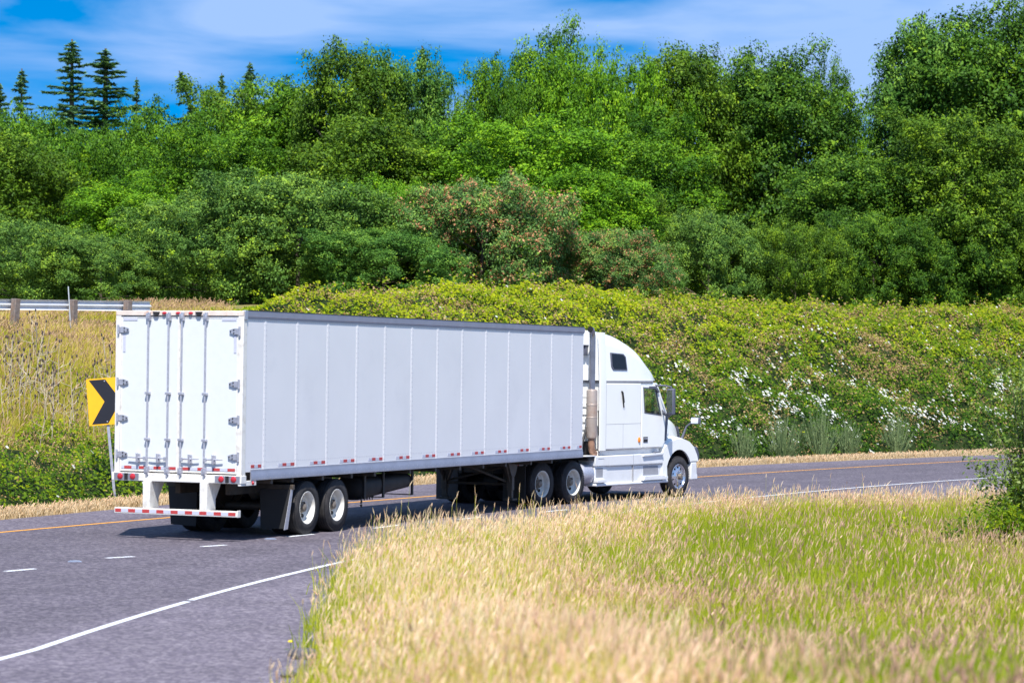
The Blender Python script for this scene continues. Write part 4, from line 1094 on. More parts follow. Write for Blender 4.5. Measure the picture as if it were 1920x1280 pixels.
# ------------------------------------------------------------------ brambles on the bank
def bramble_thick(th, s):
    x, y = pol(th, R_EDGE + s)
    lump = 0.6 * fbm(x * 0.55 + 3, y * 0.55, 3) + 0.5 * fbm(x * 1.7 + 30, s * 1.7, 3)
    front = 1 - np.exp(-np.clip(s - 0.75, 0, 99) / 0.45)
    right = np.clip((T_GRASS - th + R(1.2) * (fbm(x * 0.8, y * 0.8) - 0.5) * 2) / R(1.6), 0, 1)            # 1 on the bramble side, 0 on the grass side
    top = np.interp(s, [1, 2.2, 6, 12.5, 14.5], [1.05, 1.15, 0.75, 0.6, 0.0])
    left = np.interp(s + 2.6 * (fbm(x * 0.7 + 60, y * 0.7, 3) - 0.5), [0.6, 2, 4.2, 6.2], [0.45, 0.95, 0.7, 0.0])
    t = right * top + (1 - right) * left
    return front * t * np.clip(0.15 + 1.75 * (lump - 0.08), 0.15, 2.2)
T_LO, T_HI = R(118), R(176)
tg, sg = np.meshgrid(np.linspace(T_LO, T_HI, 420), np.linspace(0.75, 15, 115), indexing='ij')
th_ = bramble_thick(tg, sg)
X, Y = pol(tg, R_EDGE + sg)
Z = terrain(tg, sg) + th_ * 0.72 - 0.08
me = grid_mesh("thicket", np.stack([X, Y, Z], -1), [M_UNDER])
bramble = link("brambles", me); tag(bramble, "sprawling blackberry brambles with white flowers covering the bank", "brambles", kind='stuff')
def scatter_bank(n, smin, smax):
    th = RNG.uniform(T_LO, T_HI, n); s = RNG.uniform(smin, smax, n)
    return th, s
n = 700000
th, s = scatter_bank(n, 0.75, 14.5)
thk = bramble_thick(th, s)
x, y = pol(th, R_EDGE + s)
# keep what the camera or its near neighbours could see
pxx = 960 + F_PX * x / y
keep = (thk > 0.12) & ((fbm(x * 1.6 + 70, s * 1.9, 3) > 0.40 - 0.05 * (s > 6)) | (RNG.random(n) < 0.25)) & (pxx > -160) & (pxx < 2120) & ~((pxx > 480) & (pxx < 1060) & (s < 7) & (RNG.random(n) < 0.6))
th, s, thk, x, y = th[keep], s[keep], thk[keep], x[keep], y[keep]; n = len(th)
u = RNG.random(n)
z = terrain(th, s) + thk * (0.62 + 0.48 * u ** 0.8) - 0.03
P = np.stack([x, y, z], -1) + RNG.normal(size=(n, 3)) * 0.03
out = np.stack([np.cos(th) * -0.8, np.sin(th) * -0.8, np.full(n, 0.9)], -1)
Nn = out + np.array([0, -0.3, 0.3]) + RNG.normal(size=(n, 3)) * 0.6
dist = y
size = RNG.uniform(0.07, 0.14, n) * np.clip(dist / 85, 0.85, 1.3)
patch = 0.5 * fbm(x * 0.5 + 40, y * 0.5 + 9, 4) + 0.5 * fbm(x * 1.3 + 4, s * 1.6 + 9, 3); fine = fbm(x * 2.2, y * 2.2, 3)
hi = np.clip((s - 2.5) / 6, 0, 1)
tint = np.clip(np.where(pxx[keep] < 450, 0.42, 0.08 + 0.16 * np.clip((1500 - pxx[keep]) / 400, 0, 1)) + 0.52 * np.clip((s - 3.0) / 5.5, 0, 1) + 0.5 * (fine - 0.5) + RNG.normal(size=n) * 0.17 + 0.2 * u - 0.05, 0, 1)
brown = (patch + 0.5 * (fine - 0.5) + RNG.normal(size=n) * 0.15 + 0.05 * hi - 0.05 * np.clip((6 - s) / 3, 0, 1) * (pxx[keep] > 1150)) > 0.60
right = np.clip((pxx[keep] - 1150) / 300, 0, 1)
fpatch = fbm(x * 0.7 + 80, y * 0.7 + 33, 3)
flower_p = 0.003 + 0.70 * np.clip((fpatch - 0.47) * 6, 0, 1) * np.clip((fbm(x * 2.6 + 8, s * 2.6, 2) - 0.45) * 5, 0, 1) * np.exp(-((s - 4.0) / 3.0) ** 2) * (0.10 + 0.90 * right)
isf = (RNG.random(n) < flower_p) & (u > 0.55)
midx = np.where(isf, 2, np.where(brown, 1, 0))
tint = np.where(isf, RNG.random(n), np.where(brown, RNG.random(n), tint))
Nn = np.where(isf[:, None], out + RNG.normal(size=(n, 3)) * 0.2, Nn)
size = np.where(isf, RNG.uniform(0.08, 0.15, n), np.where(brown, size * 0.6, size))
# long arching shoots standing clear of the mass
ns = 1500
ts = RNG.uniform(T_LO, T_GRASS + R(1), ns); ss = np.where(RNG.random(ns) < 0.45, RNG.uniform(9.5, 13.8, ns), RNG.uniform(1.4, 11, ns))
xs, ys = pol(ts, R_EDGE + ss); zs = terrain(ts, ss) + bramble_thick(ts, ss) * 0.9
az = RNG.uniform(0, 6.28, ns); Ls = RNG.uniform(0.3, 0.85, ns)
Ps, Ds, Tn = [], [], []
for k in range(11):
    u_ = k / 10
    q = np.stack([xs + np.cos(az) * Ls * 0.8 * u_, ys + np.sin(az) * Ls * 0.8 * u_, zs + Ls * (1.5 * u_ - 0.9 * u_ * u_)], -1)
    Ps.append(q + RNG.normal(size=(ns, 3)) * 0.045); Ds.append(np.stack([RNG.normal(size=ns) * .5, -0.5 + RNG.normal(size=ns) * .5, 0.8 + RNG.normal(size=ns) * .4], -1))
    Tn.append(np.clip(0.45 + 0.3 * u_ + RNG.normal(size=ns) * 0.15, 0, 1))
Ps = np.concatenate(Ps); P = np.concatenate([P, Ps]); Nn = np.concatenate([Nn, np.concatenate(Ds)]); m_ = len(Ps)
size = np.concatenate([size, RNG.uniform(0.07, 0.13, m_)]); tint = np.concatenate([tint, np.concatenate(Tn)]); isf = np.concatenate([isf, np.zeros(m_, bool)])
br2 = RNG.random(m_) < 0.25; brown = np.concatenate([brown, br2]); midx = np.concatenate([midx, br2.astype(int)])
V = leaves(P, Nn, size, np.where(isf, 1.0, np.where(brown, 0.7, 0.62)), fold=0.05)
lm = link("leaves", quads_mesh("bramble_leaves", V, [M_BR, M_BRB, M_FLOW], tint, midx), bramble)
# arching canes standing above the mass
# ------------------------------------------------------------------ grasses
def grass_cloud(P0, h, lean, kind_tint, head_tint, blades=3, head=True, width=0.006, hl=0.11, hr=0.011, wind=(0.10, 0.02), headfrac=1.0, rng=RNG, bladeh=(0.35, 0.8)):
    "stems, blades and seed heads rooted at P0; returns quads, tints, material indices"
    n = len(P0); VV = []; TT = []; MM = []
    az = rng.uniform(0, 2 * np.pi, n)
    bend = np.stack([np.cos(az) * lean + wind[0] * h, np.sin(az) * lean + wind[1] * h, np.zeros(n)], -1)
    side_a = rng.uniform(-0.7, 0.7, n)
    side = np.stack([np.cos(side_a), np.sin(side_a), np.zeros(n)], -1)
    up = np.array([0, 0, 1.0])
    def strip(base, tip_off, hh, w0, w1, w2, sd):
        mid = base + tip_off * 0.32 + up * (hh * 0.55)[:, None]; tip = base + tip_off + up * hh[:, None] * 0.98
        a = np.stack([base - sd * w0[:, None], base + sd * w0[:, None], mid + sd * w1[:, None], mid - sd * w1[:, None]], 1)
        b = np.stack([mid - sd * w1[:, None], mid + sd * w1[:, None], tip + sd * w2[:, None], tip - sd * w2[:, None]], 1)
        return a, b, mid, tip
    w = np.full(n, width * 0.45)
    a, b, mid, tip = strip(P0, bend, h, w, w * 0.8, w * 0.6, side)
    VV += [a, b]; TT += [kind_tint + 0.12] * 2; MM += [np.zeros(n, int)] * 2
    for k in range(blades):
        off = rng.normal(size=(n, 3)) * np.array([0.05, 0.05, 0]); hb = h * rng.uniform(*bladeh, n)
        az2 = rng.uniform(0, 2 * np.pi, n); l2 = hb * rng.uniform(0.1, 0.55, n)
        bd = np.stack([np.cos(az2) * l2, np.sin(az2) * l2, np.zeros(n)], -1)
        sa = rng.uniform(-0.9, 0.9, n); sd = np.stack([np.cos(sa), np.sin(sa), np.zeros(n)], -1)
        w = rng.uniform(0.6, 1.3, n) * width
        a, b, _, _ = strip(P0 + off, bd, hb, w * 0.8, w * 0.8, w * 0.12, sd)
        tt = kind_tint + rng.normal(size=n) * 0.13
        VV += [a, b]; TT += [tt, tt]; MM += [np.zeros(n, int)] * 2
    if head:
        sel = rng.random(n) < headfrac; m = sel.sum()
        d = unit((tip - mid)[sel] + rng.normal(size=(m, 3)) * 0.08 * h[sel][:, None])
        L_ = hl * rng.uniform(0.6, 1.4, m); r_ = hr * rng.uniform(0.6, 1.35, m)
        e1 = unit(np.cross(d, np.array([0.3, 1.0, 0.1]))); e2 = np.cross(d, e1)
        st = tip[sel] - d * (L_ * 0.15)[:, None]
        droop = bend[sel] / np.maximum(np.linalg.norm(bend[sel], axis=1, keepdims=True), 1e-6)
        lv = [(0.0, 0.25, 0.0), (0.35, 1.0, 0.01), (0.72, 0.7, 0.05), (1.0, 0.08, 0.12)]
        ringp = []
        for f, rr, dr in lv:
            c = st + d * (L_ * f)[:, None] + droop * (L_ * dr)[:, None]
            ringp.append([c + (e1 * math.cos(t) + e2 * math.sin(t)) * (r_ * rr)[:, None] for t in (0, 2.094, 4.189)])
        ht = head_tint[sel] if hasattr(head_tint, '__len__') else np.full(m, head_tint)
        for k in range(3):
            for i in range(3):
                j = (i + 1) % 3
                VV.append(np.stack([ringp[k][i], ringp[k][j], ringp[k + 1][j], ringp[k + 1][i]], 1)); TT.append(ht); MM.append(np.ones(m, int))
    return np.concatenate(VV), np.clip(np.concatenate(TT), 0, 1), np.concatenate(MM)

# the tall grass in front of the camera
def tall_grass():
    V_, T_, M_ = [], [], []
    bands = [(11.5, 17, 620), (17, 24, 600), (24, 32, 520), (32, 42, 400), (42, 63, 290)]
    for y0, y1, dens in bands:
        x0, x1 = -3.2, 0.21 * y1 + 2.2
        n = int((x1 - x0) * (y1 - y0) * dens)
        x = RNG.uniform(x0, x1, n); y = RNG.uniform(y0, y1, n)
        jx = x + 1.0 * (fbm(x * 2.0 + 9, y * 2.0, 3) - 0.5)
        px = 960 + F_PX * x / y
        k = in_poly(jx, y, VERGE) & (px < 2080) & (px > 380)
        x, y, px = x[k], y[k], px[k]
        d = poly_dist(x, y, VERGE[:-2])
        clump = fbm(x * 1.1 + 5, y * 1.1 + 2, 3)
        keep = RNG.random(len(x)) < np.clip(0.10 + d / 1.2, 0, 1) * np.clip(0.55 + (clump - 0.35) * 2.2, 0.3, 1)
        x, y, d, px = x[keep], y[keep], d[keep], px[keep]; n = len(x)
        big = fbm(x * 0.22 + 31, y * 0.16 + 7, 3); med = fbm(x * 0.9 + 3, y * 0.9 + 77, 3); fin = fbm(x * 2.4 + 13, y * 2.0 + 7, 2)
        h = (0.50 + 0.30 * big + 0.30 * (med - 0.5)) * RNG.uniform(0.50, 1.22, n) * np.clip(0.6 + d / 1.2, 0.6, 1.0)
        h *= np.interp(px, [500, 800, 1000, 1300, 1600, 2000], [1.18, 1.08, 0.92, 0.76, 0.76, 0.80])
        h *= np.where(RNG.random(n) < 0.02, 1.4, 1.0)
        right = np.clip((px - 750) / 650, 0, 1) * np.clip((d - 0.6) / 3, 0, 1)
        green = right * 0.72 + (big - 0.5) * 1.0 + (med - 0.5) * 0.8 + 0.14
        kt = np.clip(0.52 - green * 0.46 - 0.15 * np.clip(1.2 - d, 0, 1) + RNG.normal(size=n) * 0.15, 0.02, 1)
        pink = np.clip((27 - y) / 9, 0, 1) * np.clip((fbm(x * 0.5 + 50, y * 0.35, 3) - 0.36) * 5, 0, 1)
        ht = np.clip(0.82 - 0.46 * right - 0.16 * pink + RNG.normal(size=n) * 0.16 + (med - 0.5) * 0.5 + (fin - 0.5) * 0.3, 0, 1)
        hf = RNG.random(n) < np.clip(0.80 - 0.85 * np.clip(green, 0, 1) + 0.30 * pink * (px < 1250) + (fin - 0.5) * 1.2, 0.08, 0.95)
        species = RNG.random(n) < np.clip(0.55 + (fbm(x * 0.8 + 90, y * 0.8, 2) - 0.5) * 1.5, 0.1, 0.9)
        ln = 0.015 + 0.16 * RNG.random(n) ** 2.5
        P0 = np.stack([x, y, verge_z(x, y, d)], -1)
        for sel, hd, hl, hr, hs in ((hf & species, True, 0.095, 0.0085, 1.0), (hf & ~species, True, 0.135, 0.0048, 1.1), (~hf, False, 0, 0, 0.84)):
            v, t, m = grass_cloud(P0[sel], h[sel] * hs, ln[sel], kt[sel], ht[sel], blades=3, head=hd, hl=hl, hr=hr, width=0.006, wind=(0.03, 0.0))
            V_.append(v.astype(np.float32)); T_.append(t); M_.append(m)
    return np.concatenate(V_), np.concatenate(T_), np.concatenate(M_)
v, t, m = tall_grass()
print("tall grass quads", len(v))
tg_ = link("tall_grass", quads_mesh("tall_grass", v, [M_GRASS, M_SEED], t, m))
tag(tg_, "tall straw coloured seeding grass on the near verge", "grass", kind='stuff')

# yellowing grass on the open bank below the guard rail
M_WILD = leafmat('wild_grass_blade', [(0.07, 0.14, 0.010), (0.29, 0.34, 0.018), (0.53, 0.43, 0.08), (0.68, 0.50, 0.24)], 0.3, 0.65, 0.1)
M_WSEED = leafmat('wild_grass_head', [(0.32, 0.19, 0.11), (0.60, 0.40, 0.23), (0.76, 0.56, 0.34)], 0.25, 0.7, 0.1)
def bank_grass():
    n = 190000
    th = RNG.uniform(T_GRASS - R(3), R(180), n); s = RNG.uniform(3.0, 24, n)
    x, y = pol(th, R_EDGE + s); px = 960 + F_PX * x / y
    k = (px > -150) & (px < 470) & (RNG.random(n) < np.clip((s - 3.2) / 3, 0.05, 1)) & (RNG.random(n) < np.clip((440 - px) / 60, 0, 1))
    th, s, x, y = th[k], s[k], x[k], y[k]; n = len(x)
    big = fbm(x * 0.35 + 12, y * 0.35, 3)
    kt = np.clip(0.50 + 0.6 * (big - 0.5) + 0.10 * (s - 8) / 10 + RNG.normal(size=n) * 0.14, 0, 1)
    h = RNG.uniform(0.35, 0.75, n) * (0.75 + 0.5 * big) * np.interp(s, [0, 9.5, 12.5, 19], [1, 1, 0.62, 0.5])
    P0 = np.stack([x, y, terrain(th, s) - 0.02], -1)
    return grass_cloud(P0, h, 0.08 + 0.1 * RNG.random(n), kt, np.clip(0.42 + 0.5 * (big - 0.5) + 0.2 * RNG.normal(size=n), 0, 1), blades=3, hl=0.13, hr=0.012, width=0.011, headfrac=0.55)
v, t, m = bank_grass()
tag(link("bank_grass", quads_mesh("bank_grass", v, [M_WILD, M_WSEED], t, m)), "yellowing wild grass on the slope below the guard rail", "grass", kind='stuff')
# the strip of dry cut grass along the far edge of the pavement
n = 90000
th = RNG.uniform(T_LO, T_HI, n); s = np.abs(RNG.normal(size=n)) * 0.2 + RNG.uniform(0.0, 0.4, n) + 0.12 * (fbm(th * 300, th * 0 + 3, 3) - 0.3)
x, y = pol(th, R_EDGE + s); px = 960 + F_PX * x / y
k = (px > -150) & (px < 2100) & (s < 1.1) & (s > -0.08); th, s, x, y = th[k], s[k], x[k], y[k]; n = len(x)
P0 = np.stack([x, y, np.maximum(terrain(th, s), 0) - 0.01], -1)
v, t, m = grass_cloud(P0, RNG.uniform(0.06, 0.22, n) + 0.1 * np.clip(s - 0.5, 0, 1), 0.06 * np.ones(n), np.clip(0.6 + RNG.normal(size=n) * 0.25, 0, 1), np.full(n, 0.75), blades=3, hl=0.06, hr=0.008, width=0.012, headfrac=0.25)
tag(link("dry_grass_strip", quads_mesh("dry_grass_strip", v, [M_DRY, M_SEED], t, m)), "bleached dry grass along the far pavement edge", "grass", kind='stuff')

# ------------------------------------------------------------------ trees
LEAF_SETS = {
    'mid':   [(0.015, 0.054, 0.004), (0.050, 0.139, 0.006), (0.103, 0.231, 0.008), (0.274, 0.452, 0.011)],
    'deep':  [(0.013, 0.044, 0.006), (0.041, 0.112, 0.009), (0.086, 0.185, 0.013), (0.234, 0.380, 0.017)],
    'lime':  [(0.026, 0.083, 0.004), (0.080, 0.204, 0.006), (0.152, 0.322, 0.008), (0.319, 0.505, 0.011)],
    'dark':  [(0.022, 0.063, 0.011), (0.067, 0.152, 0.021), (0.135, 0.247, 0.038), (0.378, 0.551, 0.028)],
    'olive': [(0.018, 0.049, 0.004), (0.056, 0.124, 0.007), (0.108, 0.204, 0.011), (0.289, 0.418, 0.014)],
    'blue':  [(0.016, 0.059, 0.009), (0.052, 0.144, 0.019), (0.108, 0.233, 0.032), (0.288, 0.456, 0.038)],
    'conifer': [(0.039, 0.098, 0.042), (0.104, 0.215, 0.091), (0.195, 0.338, 0.137), (0.325, 0.494, 0.182)],
    'seedy': [(0.032, 0.080, 0.021), (0.081, 0.175, 0.038), (0.142, 0.260, 0.057), (0.323, 0.480, 0.048)],
}
M_LEAF = {k: leafmat(k + "_leaves", v, 0.17, 0.55, 0.15) for k, v in LEAF_SETS.items()}
M_KEYS = leafmat("ripe_seed_clusters", [(0.26, 0.10, 0.04), (0.46, 0.21, 0.09), (0.58, 0.32, 0.15)], 0.2)

def crown_mesh(name, seed, H, W, nclump, nleaf, leaf=0.2, low=0.12, taper=0.55, seeds=0.0, aspect=0.5, loose=1.0, spr=0.8):
    "leaves gathered on many bough-ends spread through the crown's volume"
    rng = np.random.default_rng(seed)
    # bough ends: inside an uneven egg, more of them towards its outside
    c = []
    lob = rng.normal(size=(7, 3)); lob = unit(lob)
    lamp = rng.uniform(-0.18, 0.30, 7)
    while len(c) < nclump:
        d = unit(rng.normal(size=3) + np.array([0, 0, 0.40])); r_ = rng.uniform(0.30, 1.0) ** 0.42
        k = 1 + sum(a * max(0, d @ l) ** 4 for a, l in zip(lamp, lob))
        p = d * r_ * k * rng.uniform(0.9, 1.06)
        z = (p[2] * 0.5 + 0.5)
        p = p * (1 + 0.28 * (1 - np.abs(d).max()))
        z = (p[2] * 0.5 + 0.5)
        wz = np.interp(z, [-0.1, 0.0, 0.12, 0.3, 0.7, 0.9, 1.0, 1.15], [1.5, 1.5, 1.3, 1.05, 1.05, 1.2, 1.5, 1.5]) * np.interp(z, [0.4, 1.0], [1.0, 0.72 + 0.28 * taper])
        c.append([p[0] * W * 0.5 * wz, p[1] * W * 0.5 * wz, low * H + (H * (1 - low)) * np.clip(z, -0.02, 1.12)])
    c = np.array(c)
    rad = rng.uniform(0.5, 1.0, nclump) * (0.13 * (W + H * 0.4)) * loose * 0.74
    cl_t = rng.normal(size=nclump) * 0.13
    per = (rad ** 2) / (rad ** 2).sum()
    own = rng.choice(nclump, nleaf, p=per)
    # leaves hang in tight sprays spread over each bough end, dark gaps between
    NS = 22
    spray = np.floor(rng.random(nleaf) * NS).astype(int)
    r2 = np.random.default_rng(seed + 1)
    sd = unit(r2.normal(size=(nclump, NS, 3)) + np.array([0, -0.1, 0.35])); sl = r2.uniform(0.35, 1.2, (nclump, NS)); sz = r2.uniform(0.16, 0.34, (nclump, NS))
    dd = sd[own, spray]
    off = rng.normal(size=(nleaf, 3)) * np.array([1, 1, 0.7])
    P = c[own] + dd * (sl[own, spray] * rad[own])[:, None] * np.array([1.05, 1.05, 0.95]) + off * sz[own, spray][:, None] * spr
    rr = rad[own] * np.linalg.norm(P - c[own], axis=1) / rad[own]
    dd = unit(dd + 0.8 * unit(off))
    cent = np.array([0, 0, H * 0.45])
    Nn = unit(dd * 0.7 + unit(P - cent) * 0.35 + np.array([0, -0.25, 0.50]) + rng.normal(size=(nleaf, 3)) * 0.72)
    size = rng.uniform(0.6, 1.35, nleaf) * leaf
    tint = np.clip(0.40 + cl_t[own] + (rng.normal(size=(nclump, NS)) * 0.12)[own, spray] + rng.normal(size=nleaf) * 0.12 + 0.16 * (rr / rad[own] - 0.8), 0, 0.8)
    young = rng.random((nclump, NS)) < 0.05
    tint = np.where(young[own, spray] & (rr > 0.8 * rad[own]), rng.uniform(0.7, 1, nleaf), tint)
    mi = np.zeros(nleaf, int)
    if seeds:
        sc = rng.random((nclump, NS)) < seeds
        mi = (sc[own, spray] & (rng.random(nleaf) < 0.6)).astype(int)
        tint = np.where(mi == 1, rng.random(nleaf), tint)
    V = leaves(P, Nn, size, aspect, rng, fold=0.06, droop=np.array([0, 0, -0.5]))
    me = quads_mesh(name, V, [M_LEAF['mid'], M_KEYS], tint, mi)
    t = MB()
    t.pipe([(0, 0, -0.6), (0.05, 0.02, H * 0.2), (-0.03, 0.06, H * 0.5), (0.04, 0, H * 0.85)], [0.020 * H, 0.016 * H, 0.010 * H, 0.003 * H], 9)
    for i in rng.choice(np.nonzero(c[:, 2] < 0.85 * H)[0], 14, replace=False):
        z0 = np.clip(c[i][2] * rng.uniform(0.45, 0.75), 0.12 * H, 0.8 * H)
        a = np.array([0.02, 0.02, z0]); b = c[i]; mdl = (a + b) / 2 + np.array([0, 0, 0.05 * H]) + rng.normal(size=3) * 0.15
        t.pipe([a, mdl, b], [0.007 * H, 0.005 * H, 0.002 * H], 6)
    return me, t

def conifer_mesh(name, seed, H, W, sparse=1.0):
    rng = np.random.default_rng(seed); P = []; D = []; t = MB()
    t.pipe([(0, 0, -0.6), (0.03, 0, H * 0.5), (0, 0.02, H * 0.99)], [0.014 * H, 0.009 * H, 0.002 * H], 8)
    z = 0.08 * H
    while z < H * 0.985:
        f = (z / H)
        rl = W * 0.5 * (1 - f) ** 0.85 * rng.uniform(0.7, 1.1) + 0.02
        nb = int(rng.integers(2, 5)); a0 = rng.uniform(0, 6.28)
        for k in range(nb):
            a = a0 + 6.283 * k / nb + rng.normal() * 0.25; L_ = rl * rng.uniform(0.55, 1.2)
            tipz = (-0.30 * (1 - f) + 0.12 * f + rng.normal() * 0.10) * L_
            b0 = np.array([0, 0, z]); b1 = np.array([math.cos(a) * L_, math.sin(a) * L_, z + tipz])
            t.pipe([b0, (b0 + b1) / 2 + np.array([0, 0, 0.02 * L_]), b1], [0.0035 * H * (1 - f) + 0.008, 0.012, 0.004], 5)
            m = max(12, int(L_ * 190 * sparse))
            u_ = rng.random(m) ** 0.75
            pp = b0 + (b1 - b0) * u_[:, None]
            sd_ = np.array([-math.sin(a), math.cos(a), 0.0]) * (rng.normal(size=m) * 0.13 * L_ * (1.15 - u_))[:, None]
            pp = pp + sd_ + np.array([0, 0, -1.0]) * (np.abs(rng.normal(size=m)) * 0.10 * (1.15 - f))[:, None]
            P.append(pp); D.append(np.tile(unit(np.array([math.cos(a), math.sin(a), -0.35])), (m, 1)))
        z += H * rng.uniform(0.012, 0.022) * (1.0 if f < 0.9 else 0.6)
    P = np.concatenate(P); D = np.concatenate(D); n = len(P)
    Nn = unit(np.array([0, 0, 1.0]) + rng.normal(size=(n, 3)) * 0.5)
    V = leaves(P, Nn, rng.uniform(0.12, 0.24, n), 0.30, rng, droop=D * 1.6)
    return quads_mesh(name, V, [M_LEAF['conifer']], np.clip(0.45 + rng.normal(size=n) * 0.22, 0, 1)), t

NOMH = 10.0
VAR = {}
def variant(key):
    if key in VAR: return VAR[key]
    if key.startswith('tall'):
        me, t = crown_mesh("crown", 100 + int(key[-1]), NOMH, 6.4, 230, 85000, 0.150, -0.03, 0.8, loose=0.86, spr=0.62)
    elif key.startswith('round'):
        me, t = crown_mesh("crown", 200 + int(key[-1]), NOMH, 13.0, 250, 105000, 0.175, -0.03, 0.9, loose=0.74, spr=0.72)
    elif key.startswith('dome'):
        me, t = crown_mesh("crown", 250 + int(key[-1]), NOMH, 16.0, 280, 110000, 0.240, -0.03, 0.95, loose=0.70, spr=0.95)
    elif key.startswith('seedy'):
        me, t = crown_mesh("crown", 300 + int(key[-1]), NOMH, 15.0, 270, 110000, 0.225, -0.03, 0.9, seeds=0.28, loose=0.72, spr=0.95)
    elif key.startswith('airy'):
        me, t = crown_mesh("crown", 400 + int(key[-1]), NOMH, 6.0, 140, 42000, 0.15, 0.0, 0.8, loose=0.8, spr=0.6)
    elif key.startswith('conifer'):
        me, t = conifer_mesh("crown", 500 + int(key[-1]), NOMH, 4.0)
    elif key.startswith('leaning'):
        me, t = conifer_mesh("crown", 600, NOMH, 4.2, 1.0)
    to = t.build("trunk", M_BARK); tm = to.data; bpy.data.objects.remove(to)
    zz = np.empty(len(me.vertices) * 3, dtype=np.float32); me.vertices.foreach_get('co', zz)
    VAR[key] = (me, tm, float(np.percentile(zz[2::3], 99.7))); return VAR[key]

def tree(key, x, ytop, halfw, Yd, leaf, label, cat="tree", group=None, rot=None, base=None, lean=0.0, name=None, yaw_w=None):
    me, tm, zmax = variant(key)
    Yd = Yd + float(np.interp(x, [0, 1000, 1500, 1950], [0, 0, 7, 15]))
    top = at(x, ytop, Yd)
    zb = surface_at(top[0], top[1]) if base is None else base
    H = top[2] - zb
    w0 = {'tall': 6.4, 'roun': 13.0, 'dome': 16.0, 'seed': 15.0, 'airy': 6.0, 'coni': 4.0, 'lean': 4.2}[key[:4]]
    halfw *= 3.0 if key[:4] in ('coni', 'lean') else 1.12
    sw = 2 * halfw / F_PX * Yd / w0
    if lean: top = top - np.array([math.sin(lean) * H, 0, 0])
    r_ = empty(name or ('conifer' if key[:4] in ('coni', 'lean') else 'leafy_tree'), (top[0], top[1], zb), rot if rot is not None else RNG.uniform(-0.8, 0.8), label, cat, group)
    r_.rotation_euler[1] = lean
    r_.scale = (sw * 0.93, sw * 0.93, H / zmax)
    cr_o = link("crown", me, r_); tr_o = link("trunk", tm, r_)
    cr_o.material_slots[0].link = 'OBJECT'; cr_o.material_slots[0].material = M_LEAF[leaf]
    return r_
